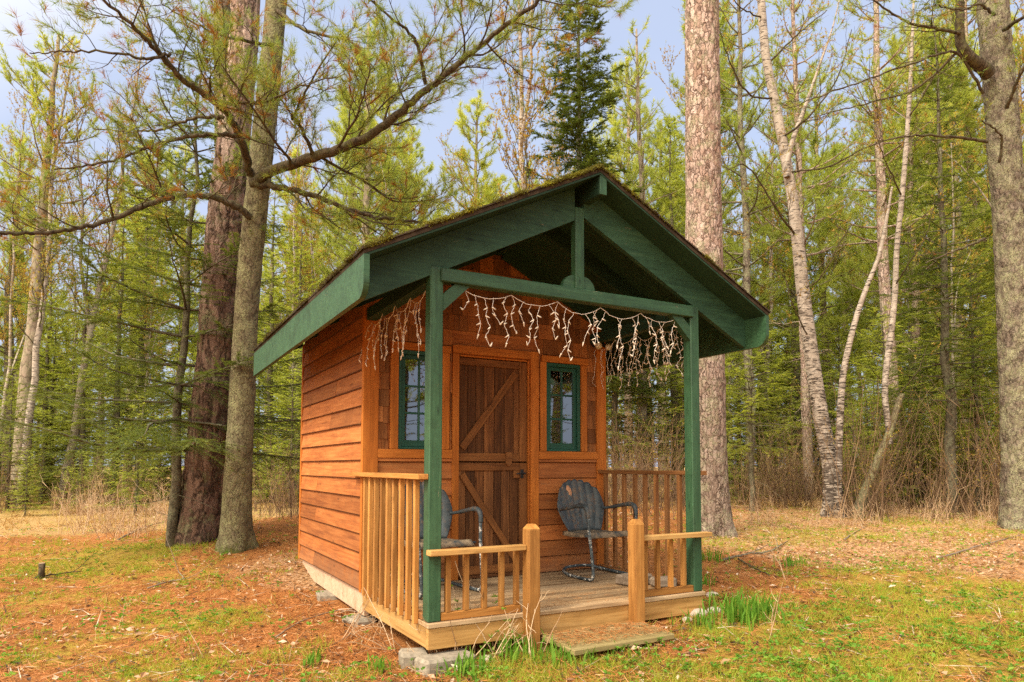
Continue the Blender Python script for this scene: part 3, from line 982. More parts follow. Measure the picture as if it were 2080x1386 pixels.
B('knee_brace', 'green', lambda m: m.extrude([(.084, 1.965), (.084, 2.075), (.165, 2.149), (.275, 2.149)], 1, .004, .060))
B('knee_brace', 'green', lambda m: m.extrude([(W-.084, 1.965), (W-.084, 2.075), (W-.165, 2.149), (W-.275, 2.149)], 1, .004, .060))
B('king_post', 'green', lambda m: m.span((1.108, -.004, 2.241), (1.184, .060, 2.84), ch=.005))


for s_ in (-1, 1):
    B('gusset', 'green', lambda m: m.extrude([(1.146+s_*.039, 2.241)]+[(1.146+s_*(.039+.10*math.cos(a)), 2.241+.10*math.sin(a)) for a in np.linspace(0, math.pi/2, 9)], 1, .012, .05))
B('ridge_beam', 'green_dark', lambda m: m.span((RX-.002, YR0+.012, RZ-.185), (RX+.058, YB, RZ-.047), ch=.006))
B('beam_end', 'green', lambda m: m.span((RX-.001, YR0+.006, RZ-.183), (RX+.057, YR0+.0115, RZ-.050), ch=.001))

# --- roof
TH = .045


def roof(m):
    for sg, ex in ((-1, EL), (1, ER)):
        p = [(RX, RZ), (ex, zt(ex)), (ex, zt(ex)-.028), (RX, RZ-.028)]
        m.extrude(p, 1, YR0, YR1)


roof_o = B('roof', 'roof', roof)


def courses(m):
    # shingle courses, thin lapped strips that ragged the outline
    for sg, ex in ((-1, EL), (1, ER)):
        n = int(abs(ex-RX)/.13)
        for k in range(n+1):
            x = ex-sg*k*.13; x2 = x-sg*.15
            if (x2-RX)*sg < 0: x2 = RX
            y = YR0-.012
            while y < YR1:
                wd = RNG.uniform(.18, .32); e = min(y+wd, YR1+.012); d = RNG.uniform(-.008, .008)
                xo = x+sg*(.012+d); a = .012+RNG.random()*.006
                v = np.array([(xo, y, zt(xo)+a), (xo, e-.004, zt(xo)+a), (x2, e-.004, zt(x2)+.003), (x2, y, zt(x2)+.003), (xo, y, zt(xo)+.0), (xo, e-.004, zt(xo)+.0)])
                f = [(0, 1, 2, 3), (4, 5, 1, 0), (0, 3, 4), (1, 5, 2)]
                if sg < 0: f = [q[::-1] for q in f]
                m.add(v, f); y = e


B('shingles', 'roof', courses, roof_o)
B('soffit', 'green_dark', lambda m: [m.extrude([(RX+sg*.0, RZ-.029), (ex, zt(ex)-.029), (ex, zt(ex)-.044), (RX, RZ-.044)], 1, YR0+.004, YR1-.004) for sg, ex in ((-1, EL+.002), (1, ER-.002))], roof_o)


def rafter(y0, y1, h, mat, x_in=.0, ends=(EL+.036, ER-.036)):
    for sg, ex in ((-1, ends[0]), (1, ends[1])):
        xi = RX+sg*(.005 if sg < 0 else .060)
        def f(m): m.extrude([(xi, zt(xi)-.045), (ex, zt(ex)-.045), (ex, zt(ex)-.045-h), (xi, zt(xi)-.045-h)], 1, y0, y1)
        B('rafter', mat, f)


for sg, ex, xi in ((-1, EL+.036, 1.106), (1, ER-.036, 1.186)):
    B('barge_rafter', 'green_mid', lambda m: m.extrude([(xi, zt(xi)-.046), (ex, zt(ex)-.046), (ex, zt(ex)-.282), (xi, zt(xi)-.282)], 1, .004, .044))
for y in (.62, 1.33, 2.1, 2.9, 3.6):
    if y > 1.4: 
        for sg, ex, xi in ((-1, EL+.036, -.03), (1, ER-.036, XR+.03)):
            B('rafter', 'green_dark', lambda m: m.extrude([(xi, zt(xi)-.046), (ex, zt(ex)-.046), (ex, zt(ex)-.18), (xi, zt(xi)-.18)], 1, y, y+.038))
    else:
        rafter(y, y+.038, .14, 'green_dark')


def fascia(m, x0, x1, z):
    h, r = .245, .10
    p = [(YR0-.004, z), (YR1, z), (YR1, z-h)]
    for a in np.linspace(-math.pi/2, -math.pi, 9): p.append((YR0-.004+r+r*math.cos(a), z-h+r+r*math.sin(a)))
    m.extrude(p, 0, x0, x1)


B('fascia', 'green', lambda m: fascia(m, EL, EL+.034, zt(EL)-.03), label='sunlit eave fascia with a rounded front end')
B('fascia', 'green', lambda m: fascia(m, ER-.034, ER, zt(ER)-.03))


# moss and needle debris along the roof edges
def moss():
    f = FB()
    P = []
    n = 5200
    y = RNG.uniform(YR0-.02, YR1, n); x = EL-.015+np.abs(RNG.normal(size=n))*.06
    P.append(np.stack([x, y, zt(EL)+.5*(x-EL)+.006], -1)); den = fbm(np.stack([y*3, x*9, 0*x], -1))
    keep = den > .44+.08*RNG.random(n)
    P[0] = P[0][keep]
    n = 5200
    x = RNG.uniform(EL, RX, n); y = YR0-.014+np.abs(RNG.normal(size=n))*.05
    z = RZ-RS*np.abs(x-RX)+.010
    den = fbm(np.stack([x*4.5, y*9, 0*x+5], -1))
    P.append(np.stack([x, y, z], -1)[den > .42+.1*RNG.random(n)])
    n = 1500
    x = RNG.uniform(RX, ER, n); y = YR0-.014+np.abs(RNG.normal(size=n))*.05
    den = fbm(np.stack([x*4.5, y*9, 0*x+8], -1))
    P.append(np.stack([x, y, RZ-RS*np.abs(x-RX)+.008], -1)[den > .52+.1*RNG.random(n)])
    for i, p in enumerate(P):
        k = 9
        b = np.repeat(p, k, 0)+RNG.normal(size=(len(p)*k, 3))*np.array([.010, .010, .006])
        d = RNG.normal(size=b.shape); d[:, 2] = np.abs(d[:, 2])*.9+.2
        lump = fbm(b*np.array([14, 14, 14]))
        L = .005+.013*np.clip((lump-.38)*3, 0, 1)
        col = np.clip(fbm(b*6)*1.4-.2+RNG.normal(size=len(b))*.14-(.28 if i == 0 else 0), 0, 1)
        f.tri(b, d, L, .008, col)
    # loose needles hanging over the left eave
    n = 420
    y = RNG.uniform(YR0, YR1, n); b = np.stack([np.full(n, EL-.004)+RNG.uniform(-.01, .05, n), y, np.full(n, zt(EL)+.012)+RNG.uniform(-.01, .02, n)], -1)
    d = np.stack([RNG.normal(-.7, .6, n), RNG.normal(0, .8, n), RNG.normal(-.5, .5, n)], -1)
    f.tri(b, d, RNG.uniform(.04, .09, n), .004, RNG.uniform(0, .12, n))
    return f


mo = moss().build('moss', M['moss'], roof_o)

# --- railings
def square(m, x, y, z0, z1, w=.034): m.span((x-w/2, y-w/2, z0), (x+w/2, y+w/2, z1), grain=2, ch=.003)


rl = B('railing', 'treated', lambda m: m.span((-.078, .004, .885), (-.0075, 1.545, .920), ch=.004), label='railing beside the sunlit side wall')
B('bottom_rail', 'treated_dark', lambda m: m.span((-.008, .091, .001), (.03, 1.335, .042)), rl)
for y in np.linspace(.155, 1.25, 9): B('baluster', 'treated', lambda m: square(m, -.026, y+RNG.uniform(-.008, .008), -.030, .884), rl)
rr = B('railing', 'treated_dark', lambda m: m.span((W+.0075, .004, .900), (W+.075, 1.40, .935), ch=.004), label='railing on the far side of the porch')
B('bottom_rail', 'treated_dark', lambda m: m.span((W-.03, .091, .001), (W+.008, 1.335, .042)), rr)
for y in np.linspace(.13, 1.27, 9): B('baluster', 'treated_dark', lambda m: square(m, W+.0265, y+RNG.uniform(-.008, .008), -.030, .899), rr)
rf = B('railing', 'rim', lambda m: m.span((-.022, -.075, .415), (.66, -.003, .450), ch=.004), label='low front railing left of the step')
B('bottom_rail', 'treated', lambda m: m.span((.085, .004, .001), (.66, .042, .050)), rf)
for x in (.135, .262, .392, .520, .632): B('baluster', 'treated', lambda m: square(m, x, .0195, .051, .414), rf)
rg = B('railing', 'rim', lambda m: m.span((1.645, -.075, .425), (W+.045, -.003, .460), ch=.004), label='low front railing right of the step')
B('bottom_rail', 'treated', lambda m: m.span((1.64, .004, .001), (W-.085, .042, .050)), rg)
for x in (1.735, 1.855, 1.985, 2.115): B('baluster', 'treated', lambda m: square(m, x, .0195, .051, .424), rg)


def newel(m, x0, zb, z):
    w = .089; y0, y1 = -.101, -.0095
    m.span((x0, y0, zb), (x0+w, y1, z-.03), grain=2, ch=.007)
    c = .014
    b = np.array([(x0+.004, y0+.004, z-.031), (x0+w-.004, y0+.004, z-.031), (x0+w-.004, y1-.004, z-.031), (x0+.004, y1-.004, z-.031),
                  (x0+c+.01, y0+c+.01, z), (x0+w-c-.01, y0+c+.01, z), (x0+w-c-.01, y1-c-.01, z), (x0+c+.01, y1-c-.01, z)])
    m.add(b, [(0, 1, 5, 4), (1, 2, 6, 5), (2, 3, 7, 6), (3, 0, 4, 7), (4, 5, 6, 7)], b[:, [2, 0, 1]])


B('newel_post', 'treated', lambda m: newel(m, .662, -.29, .585))
B('newel_post', 'treated', lambda m: newel(m, 1.548, -.27, .585))

# hook and flood light
def hook(m):
    c = at(729, 603, 4.25); a = np.linspace(-.5, 5.2, 14)
    m.tube([c+np.array([0, .0, .045]), c+np.array([0, 0, .02])], .0028, 6)
    m.tube(np.stack([c[0]+.013*np.sin(a), c[1]+0*a, c[2]+.006+.014*np.cos(a)], -1), .0028, 6)


B('screw_eye', 'steel', hook, smooth=True)


def flood(m):
    m.tube([(2.27, YF-.034, 2.16), (2.27, YF-.10, 2.15)], [.04, .02], 10)
    for s in (-1, 1): m.tube([(2.27+s*.01, YF-.10, 2.15), (2.27+s*.045, YF-.15, 2.125)], [.016, .022], 10)


fl = B('flood_light', 'black_metal', flood)
for s in (-1, 1):
    B('lamp_bulb', 'flood', lambda m: m.tube([(2.27+s*.045, YF-.151, 2.1245), (2.27+s*.06, YF-.172, 2.112), (2.27+s*.072, YF-.188, 2.103)], [.022, .036, .02], 10), fl, smooth=True)

# ------------------------------------------------------------------ icicle lights
bm_ = MB(); bm_.tube([(0, 0, 0), (0, 0, .010), (0, 0, .012), (0, 0, .022), (0, 0, .034)], [.0056, .0056, .0046, .0042, .0014], 6)
_tmp = bm_.build('bulb', M['bulb'], None, True, loc=(0, 0, 0)); BULB = _tmp.data
bpy.data.objects.remove(_tmp)


def icicles(p0, p1, swags, drops, lens, label, seed):
    rg_ = np.random.default_rng(seed)
    p0 = np.array(p0, float); p1 = np.array(p1, float)
    root = empty('icicle_lights', (p0+p1)/2, label, 'string lights', 'icicle light strings on the porch')
    m = MB(); bulbs = []
    ax = (p1-p0)/np.linalg.norm(p1-p0); side = np.array([-ax[1], ax[0], 0])
    edges = np.linspace(0, 1, swags+1)
    N = swags*9+1; s = np.linspace(0, 1, N)
    ph = (s*swags) % 1; ph[-1] = 1
    sag = 4*ph*(1-ph)*(.045+.03*rg_.random(swags+1)[np.minimum((s*swags).astype(int), swags)])
    P = p0+(p1-p0)*s[:, None]; P[:, 2] -= sag+rg_.random(N)*.004
    P += side*rg_.normal(0, .004, (N, 1))
    m.tube(P, .0023, 5)
    for k in range(drops):
        u = (k+.5+rg_.uniform(-.25, .25))/drops
        q = p0+(p1-p0)*u; q[2] -= np.interp(u, s, sag)
        n = lens[k % len(lens)]
        pts = [q.copy()]; sgn = rg_.choice([-1, 1])
        for j in range(n):
            sgn = -sgn if rg_.random() < .75 else sgn
            st = ax*sgn*rg_.uniform(.010, .046)+side*rg_.normal(0, .013)+np.array([0, 0, -rg_.uniform(.052, .078)])
            q = q+st; pts.append(q.copy())
            dirb = (ax*(-sgn if j < n-1 else sgn*.3)*rg_.uniform(.5, 1)+side*rg_.normal(0, .3)+np.array([0, 0, -.45 if j < n-1 else -1.]))
            if rg_.random() < .25: dirb[2] = .4
            bulbs.append((q.copy(), dirb))
        pp = np.array(pts); tt = np.linspace(0, 1, len(pp)); t2 = np.linspace(0, 1, len(pp)*3)
        pp = np.stack([np.interp(t2, tt, pp[:, i]) for i in range(3)], -1)
        pp += rg_.normal(0, .0022, pp.shape)
        m.tube(pp, .0017, 5)
    m.build('cord', M['wire'], root, True)
    L = np.array(root.location)
    for q, d in bulbs[:100]:
        b = bpy.data.objects.new('bulb', BULB); COL.objects.link(b); b.parent = root
        b.location = tuple(q-L); b.rotation_euler = Vector(d).to_track_quat('Z', 'Y').to_euler()
    return root


icicles((.22, .03, 2.138), (2.10, .03, 2.138), 5, 26, [2, 4, 5, 3, 5, 4, 2, 5, 4, 3, 4, 5, 5, 3, 4],
        'cream icicle lights with short drops hanging from the front header beam', 3)
icicles((.03, .16, 2.145), (.03, 1.36, 2.145), 4, 19, [5, 3, 4, 5, 4, 6, 3, 5, 4],
        'cream icicle lights hanging in front of the left window from the side beam', 5)
icicles((W-.03, .14, 2.145), (W-.03, 1.33, 2.145), 4, 26, [5, 6, 4, 5, 6, 5, 4, 6],
        'cream icicle lights against the dark eave on the far side of the porch', 8)

# ------------------------------------------------------------------ shell back chairs
def spline(P, n):
    P = np.asarray(P, float)
    Q = np.vstack([2*P[0]-P[1], P, 2*P[-1]-P[-2]])
    out = []
    for i in range(1, len(Q)-2):
        for t_ in np.linspace(0, 1, n, endpoint=False):
            a, b, c, d = Q[i-1], Q[i], Q[i+1], Q[i+2]
            out.append(.5*((2*b)+(-a+c)*t_+(2*a-5*b+4*c-d)*t_**2+(-a+3*b-3*c+d)*t_**3))
    out.append(P[-1])
    return np.array(out)


def grid_sheet(m, fn, nu, nv, th):
    """curved sheet with thickness: fn(u,v)->(point), u,v in 0..1"""
    U, Vv = np.meshgrid(np.linspace(0, 1, nu), np.linspace(0, 1, nv))
    P = fn(U, Vv)
    du = np.gradient(P, axis=1); dv = np.gradient(P, axis=0)
    N = np.cross(du, dv); N /= np.linalg.norm(N, axis=-1, keepdims=True)+1e-9
    A = (P+N*th/2).reshape(-1, 3); Bk = (P-N*th/2).reshape(-1, 3)
    f = []
    for j in range(nv-1):
        for i in range(nu-1):
            a = j*nu+i; q = (a, a+1, a+nu+1, a+nu)
            f.append(q); f.append(tuple(k+nu*nv for k in q[::-1]))
    ring = [i for i in range(nu)]+[j*nu+nu-1 for j in range(1, nv)]+[(nv-1)*nu+i for i in range(nu-2, -1, -1)]+[j*nu for j in range(nv-2, 0, -1)]
    for a, b in zip(ring, ring[1:]+ring[:1]): f.append((b, a, a+nu*nv, b+nu*nv))
    m.add(np.vstack([A, Bk]), f)


def shell_back(U, Vv):
    u = U*2-1
    hw = .185+.085*np.sin(np.clip(Vv*1.25, 0, 1)*math.pi/2)
    lobes = np.abs(np.cos(u*math.pi*3.5))
    top = .47-.13*np.abs(u)**2.4+.018*lobes-.05*np.clip(np.abs(u)-.85, 0, 1)*4
    h = Vv*top
    x = u*hw*(1-.12*np.clip(Vv-.8, 0, 1)*5*.5)
    y = .17+h*.22+.012*(1-lobes)*np.clip(Vv*3, .25, 1)-.055*u**2
    z = .385+h*.955
    return np.stack([x, y, z], -1)


def chair_seat(U, Vv):
    u = U*2-1; x = u*(.235-.03*Vv)
    y = -.235+Vv*.43
    z = .405-.02*np.sin(np.clip(Vv, 0, 1)*math.pi)*(1-.4*u**2)-.02*Vv
    edge = np.clip((np.abs(u)-.93)/.07, 0, 1)*.035
    fr = np.clip((.07-Vv)/.07, 0, 1)*.05
    return np.stack([x, y, z-np.maximum(edge, fr)], -1)


def make_chair(label):
    ch = empty('metal_lawn_chair', (0, 0, 0), label, 'chair', 'shell back metal chairs on the porch')
    m = MB(); grid_sheet(m, shell_back, 57, 18, .005); bk = m.build('backrest', M['chair'], ch, True)
    m = MB(); grid_sheet(m, chair_seat, 30, 16, .005); m.build('seat', M['chair_seat'], ch, True)
    for s in (-1, 1):
        m = MB()
        m.tube(spline([(s*.235, .215, .575), (s*.268, .08, .592), (s*.275, -.08, .622), (s*.275, -.17, .632), (s*.275, -.225, .622), (s*.275, -.25, .58), (s*.272, -.255, .53)], 5), [.013]*6+[.017]*6+[.021]*12+[.018]*7, 8)
        m.build('armrest', M['chair'], ch, True)
        m = MB()
        m.tube(spline([(s*.272, -.255, .54), (s*.268, -.262, .40), (s*.262, -.285, .22), (s*.26, -.30, .10), (s*.258, -.292, .035), (s*.255, -.25, .016), (s*.25, -.10, .0145), (s*.24, .06, .018), (s*.21, .17, .03), (s*.13, .235, .05), (0, .25, .055)], 5), .0135, 8)
        m.build('leg', M['chair_leg'], ch, True)
        m = MB(); m.tube([(s*.262, -.20, .375), (s*.15, -.2, .372), (0, -.2, .37)], .010, 6); m.build('seat_brace', M['chair'], ch, True)
    return ch, bk


DECKZ = .001
ch1, bk1 = make_chair('weathered blue grey shell back chair with a peeled rust patch right of the door')
# the peeled patch sits on the backrest face
m = MB()
def patch_fn(U, Vv):
    a = .30+.085*U+.02*np.sin(Vv*5); b = .70+.20*Vv+.02*np.sin(U*6)
    p = shell_back(a, b); p[..., 1] -= .0036; return p
U_, V_ = np.meshgrid(np.linspace(0, 1, 8), np.linspace(0, 1, 8)); pp = patch_fn(U_, V_).reshape(-1, 3)
m.add(pp, [(j*8+i, j*8+i+1, j*8+i+9, j*8+i+8) for j in range(7) for i in range(7) if (i, j) not in ((0, 0), (6, 0), (0, 6), (6, 5), (6, 6), (0, 1), (5, 6))])
m.build('rust_patch', M['rust'], bk1, True)
ch1.location = (2.0, 1.03, DECKZ); ch1.rotation_euler = (0, 0, R(4))
ch2, bk2 = make_chair('blue grey shell back chair behind the near green post left of the door')
ch2.location = (.455, 1.02, DECKZ); ch2.rotation_euler = (0, 0, R(6))

# ------------------------------------------------------------------ step, blocks, stones
st = empty('porch_step', (1.18, -.25, -.2), 'low mossy plank step lying in front of the porch opening', 'step')
def rotz(a): c, s = math.cos(a), math.sin(a); return np.array([[c, -s, 0], [s, c, 0], [0, 0, 1.]])
def step_boards(m):
    for k, y in enumerate((-.40, -.265, -.13)):
        m.box((1.185+(-.01, .012, .0)[k], y, -.171+.004*k), (.83, .128, .036), rotz(R(1.5)), ch=.005)
B('tread', 'step', step_boards, st)
for cx_ in (.83, 1.47): B('cleat', 'treated_dark', lambda m: m.span((cx_, -.45, -.235), (cx_+.07, -.08, -.190)), st)


def block(name, px, py, size, rz, label, cat, z=None, sink=.01, mat='concrete', p=None, group=None):
    c = spot(px, py) if p is None else np.array(p, float)
    m = MB(); m.box((0, 0, size[2]/2-sink), size, rotz(rz), ch=.016)
    v = m.v[0]; v += (fbm(v*14)[:, None]-.5)*.02; v += c
    o = m.build(name, M[mat], None, loc=c)
    return tag(o, label, cat, group)


block('concrete_block', 0, 0, (.36, .17, .15), R(8), 'grey concrete block under the near corner of the porch rim', 'block', p=(.10, -.035, -0.338))
block('concrete_block', 0, 0, (.18, .15, .15), R(-12), 'small grey concrete block tucked behind the near corner block', 'block', p=(-.045, .13, -0.333))
block('concrete_block', 0, 0, (.19, .26, .13), R(10), 'concrete block under the joint between deck and cabin wall', 'block', p=(-.01, 1.42, -0.350))
block('concrete_block', 0, 0, (.19, .24, .13), R(-8), 'concrete block under the middle of the sunlit side wall', 'block', p=(-.015, 2.42, -0.315))
block('concrete_block', 0, 0, (.26, .19, .085), R(5), 'grey brown block lying on the deck beside the far railing', 'block', p=(2.02, .50, .0), sink=0.002, mat='weathered')
block('concrete_block', 0, 0, (.18, .16, .08), R(-14), 'small grey brown block on the deck behind the right front railing', 'block', p=(2.14, .28, .0), sink=0.002, mat='weathered')


def stone(px, py, s, label, squash=.55):
    c = spot(px, py)
    n = 14; V = []; 
    for j in range(9):
        th = math.pi*j/8
        for i in range(n):
            a = 2*math.pi*i/n; V.append((math.sin(th)*math.cos(a), math.sin(th)*math.sin(a), math.cos(th)))
    c = c+np.array([0, 0, s*.12]); V = np.array(V); V = V*(.75+.55*fbm(V*1.3+RNG.random(3)*9))[:, None]*np.array([s, s*.8, s*squash])+c
    f = [(j*n+i, (j+1)*n+i, (j+1)*n+(i+1) % n, j*n+(i+1) % n) for j in range(8) for i in range(n)]
    m = MB(); m.add(V, f)
    return tag(m.build('stone', M['stone'], None, True, loc=c), label, 'stone')


stone(1418, 1250, .075, 'pale stone under the right end of the porch rim')
stone(1450, 1243, .06, 'pale stone just right of the porch rim end')
stone(1447, 1212, .06, 'pinkish stone in the needles behind the rim end')
stone(1395, 1262, .045, 'small stone between the rim and the green shoots')
stone(990, 1342, .05, 'small pale stone beside the grass at the porch front')

# ------------------------------------------------------------------ trees
def rough_trunk(P, rad, n=40, seg=.06, amp=.05, fz=2.0, fa=3.0, flare=.35, seed=0):
    """tapered trunk along path P (world, first point on the ground) with bark relief"""
    P = spline(P, 8); L = np.concatenate([[0], np.cumsum(np.linalg.norm(np.diff(P, axis=0), axis=1))])
    k = max(4, int(L[-1]/seg)); s = np.linspace(0, L[-1], k)
    C = np.stack([np.interp(s, L, P[:, i]) for i in range(3)], -1)
    r = np.interp(s/L[-1], np.linspace(0, 1, len(rad)), rad)
    a = np.arange(n)*2*math.pi/n
    h = C[:, 2]-C[0, 2]
    lob = 1+.30*np.sin(a*3+seed)[None]*np.exp(-h/.22)[:, None]+.2*np.sin(a*5+seed*2)[None]*np.exp(-h/.15)[:, None]
    rr = r[:, None]*(1+flare*np.exp(-np.clip(h, 0, 9)/.28))[:, None]*(1+(lob-1)*min(1, flare*2))
    q = np.stack([np.cos(a)[None]*fa+0*h[:, None], np.sin(a)[None]*fa+0*h[:, None], (h*fz)[:, None]+0*a[None]], -1)
    d1 = fbm(q*1.0+seed*7.1, 3); rid = 1-np.abs(2*fbm(q*1.7+seed*3.3+5, 2)-1)
    rr = rr*(1+amp*2*(d1-.5))-amp*r[:, None]*.9*np.clip((rid-.82)*6, 0, 1)
    V = C[:, None]+rr[..., None]*np.stack([np.cos(a)[None]+0*h[:, None], np.sin(a)[None]+0*h[:, None], 0*rr], -1)
    V[0, :, 2] -= .25
    f = [(i*n+j, i*n+(j+1) % n, (i+1)*n+(j+1) % n, (i+1)*n+j) for i in range(k-1) for j in range(n)]
    f.append(tuple((k-1)*n+j for j in range(n)))
    m = MB(); m.add(V.reshape(-1, 3), f, None, .5); m.smooth = True
    return m


def wiggle(p, d, L, n, rg, wob=.12, up=0.0):
    """bent twig from p along d, curving upward by `up` over its length"""
    d = np.array(d, float); d /= np.linalg.norm(d)+1e-9
    pts = [np.array(p, float)]
    for i in range(n):
        d = d+rg.normal(0, wob, 3)+np.array([0, 0, up/n]); d /= np.linalg.norm(d)
        pts.append(pts[-1]+d*L/n)
    return np.array(pts)


def brush_tufts(f, C, D, rg, k=12, L=.09, w=.005, spread=.75, col=(0, 1), back=.04):
    """bottle brush tufts at C pointing along D"""
    n = len(C)
    if n == 0: return
    D = D/(np.linalg.norm(D, axis=1, keepdims=True)+1e-9)
    b = np.repeat(C, k, 0)-np.repeat(D, k, 0)*(rg.random((n*k, 1))*back)
    d = np.repeat(D, k, 0)+rg.normal(0, spread, (n*k, 3))
    r = np.repeat(rg.uniform(col[0], col[1], n), k)+rg.normal(0, .06, n*k)
    f.tri(b, d, L*rg.uniform(.7, 1.2, n*k), w, np.clip(r, 0, 1))


def grow(m, f, path, rad, rg, lv=0, spacing=.28, L0=1.0, tuft=None, start=.15, up=.5, fl=.55, side_up=.12, droop=0.0):
    """side branches along a limb; twigs carry tufts"""
    path = np.asarray(path, float)
    Ls = np.concatenate([[0], np.cumsum(np.linalg.norm(np.diff(path, axis=0), axis=1))]); T = Ls[-1]
    s = T*start+rg.random()*spacing; sg = rg.choice([-1, 1])
    while s < T:
        i = min(np.searchsorted(Ls, s), len(path)-1); i = max(i, 1)
        p = path[i-1]+(path[i]-path[i-1])*((s-Ls[i-1])/(Ls[i]-Ls[i-1]+1e-9))
        d = path[i]-path[i-1]; d /= np.linalg.norm(d)+1e-9
        sd = np.cross(d, (0, 0, 1)); sd /= np.linalg.norm(sd)+1e-9
        ang = rg.uniform(.6, 1.15)
        q = d*math.cos(ang)+sd*sg*math.sin(ang)*rg.uniform(.4, 1)+np.array([0, 0, rg.normal(side_up, fl*.5)])
        ln = L0*(1-.55*s/T)*rg.uniform(.5, 1.25)
        n = max(4, int(ln/.09)); n = min(n, 12)
        tw = wiggle(p, q, ln, n, rg, .16 if lv else .13, up-droop)
        r0 = np.interp(s/T, [0, 1], [rad[0], rad[-1]])*(.45 if lv == 0 else .6)
        r0 = min(r0, .003+.011*ln)
        m.tube(tw, np.linspace(r0, max(r0*.3, .0016), len(tw)), 5 if lv == 0 else 4, cap=False)
        if lv < tuft.get('levels', 2)-1:
            grow(m, f, tw, (r0, r0*.35), rg, lv+1, spacing*tuft.get('sub', .5), L0*tuft.get('subL', .38), tuft, .2, up, fl, side_up, droop)
        if lv >= tuft.get('from', 1):
            nt_ = max(1, int(ln/tuft['gap']))
            u = np.sort(rg.uniform(tuft.get('u0', .35), 1, nt_)); u[-1] = 1
            k = u*(len(tw)-1); a0 = np.minimum(k.astype(int), len(tw)-2)
            C = tw[a0]+(tw[a0+1]-tw[a0])*(k-a0)[:, None]; Dd = tw[a0+1]-tw[a0]
            if rg.random() < tuft.get('leafy', 1.0):
                cl = (0, .12) if rg.random() < tuft.get('brown', 0) else tuft.get('col', (.2, 1))
                brush_tufts(f, C, Dd, rg, tuft.get('k', 12), tuft.get('L', .09), tuft.get('w', .005), tuft.get('spread', .7), cl)
        s += spacing*rg.uniform(.55, 1.45); sg = -sg


# ---- generic forest trees, built at the origin
def mk_fir(h, r0, cb, Lmax, seed, dens=1.0, nl=.05, nw=.014, dead=True):
    rg = np.random.default_rng(seed); m = MB(); f = FB()
    n = 14; zz = np.linspace(-.3, h, n)
    P = np.stack([rg.normal(0, .02, n)*h/8, rg.normal(0, .02, n)*h/8, zz], -1); P[:2, :2] = 0
    m.tube(P, np.linspace(r0*1.05, .006, n), 9, .5)
    z = .4 if dead else cb
    while z < h-.15:
        t_ = (z-cb)/(h-cb)
        k = rg.integers(3, 6)
        az0 = rg.random()*6.28
        for j in range(k):
            az = az0+j*6.28/k+rg.normal(0, .25)
            if z < cb:
                if rg.random() < .5: continue
                L = rg.uniform(.2, .9)*min(1, Lmax)
                tw = wiggle((0, 0, z), (math.cos(az), math.sin(az), rg.normal(-.1, .2)), L, 4, rg, .15)
                m.tube(tw, np.linspace(.007, .002, len(tw)), 3, .3, cap=False); continue
            L = Lmax*(max(0, 1-t_)**.75)*rg.uniform(.6, 1.12)+.06
            br = wiggle((0, 0, z), (math.cos(az), math.sin(az), -.15+.65*t_), L, 7, rg, .07, .22)
            m.tube(br, np.linspace(.006+.008*L, .002, len(br)), 4, .4, cap=False)
            # flat sprays
            nt_ = max(4, int(L/.075*dens))
            u = rg.uniform(.12, 1, nt_); kx = u*(len(br)-1); a0 = np.minimum(kx.astype(int), len(br)-2)
            p = br[a0]+(br[a0+1]-br[a0])*(kx-a0)[:, None]; d = br[a0+1]-br[a0]; d /= np.linalg.norm(d, axis=1, keepdims=True)
            sd = np.cross(d, (0, 0, 1.)); sg = rg.choice([-1, 1], nt_)[:, None]
            tl = (.10+.42*L*(1-u)*rg.uniform(.6, 1.2, nt_)+.05)
            td = d*.75+sd*sg*rg.uniform(.5, 1.1, (nt_, 1))+np.array([0, 0, 1])*rg.normal(-.12, .16, (nt_, 1)); td /= np.linalg.norm(td, axis=1, keepdims=True)
            td[-1] = d[-1]; p[-1] = br[-2]
            rn = rg.random(nt_)
            cnt = np.maximum(5, (tl/.017*dens).astype(int)); idx = np.repeat(np.arange(nt_), cnt); N = len(idx)
            v = rg.random(N); b = p[idx]+td[idx]*(v*tl[idx])[:, None]-np.array([0, 0, 1])*(v**2*tl[idx]*.18)[:, None]
            s2 = np.cross(td[idx], (0, 0, 1.))*rg.choice([-1, 1], N)[:, None]
            nd = td[idx]*rg.uniform(.4, 1.1, (N, 1))+s2*rg.uniform(.35, 1, (N, 1))+rg.normal(0, .15, (N, 3))
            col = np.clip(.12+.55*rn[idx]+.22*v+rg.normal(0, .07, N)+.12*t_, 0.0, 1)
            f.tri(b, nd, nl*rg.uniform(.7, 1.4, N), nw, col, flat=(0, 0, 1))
        z += rg.uniform(.14, .30)*(1 if h < 7 else 1.35)*(1.6 if z < cb else 1)
    return m, f


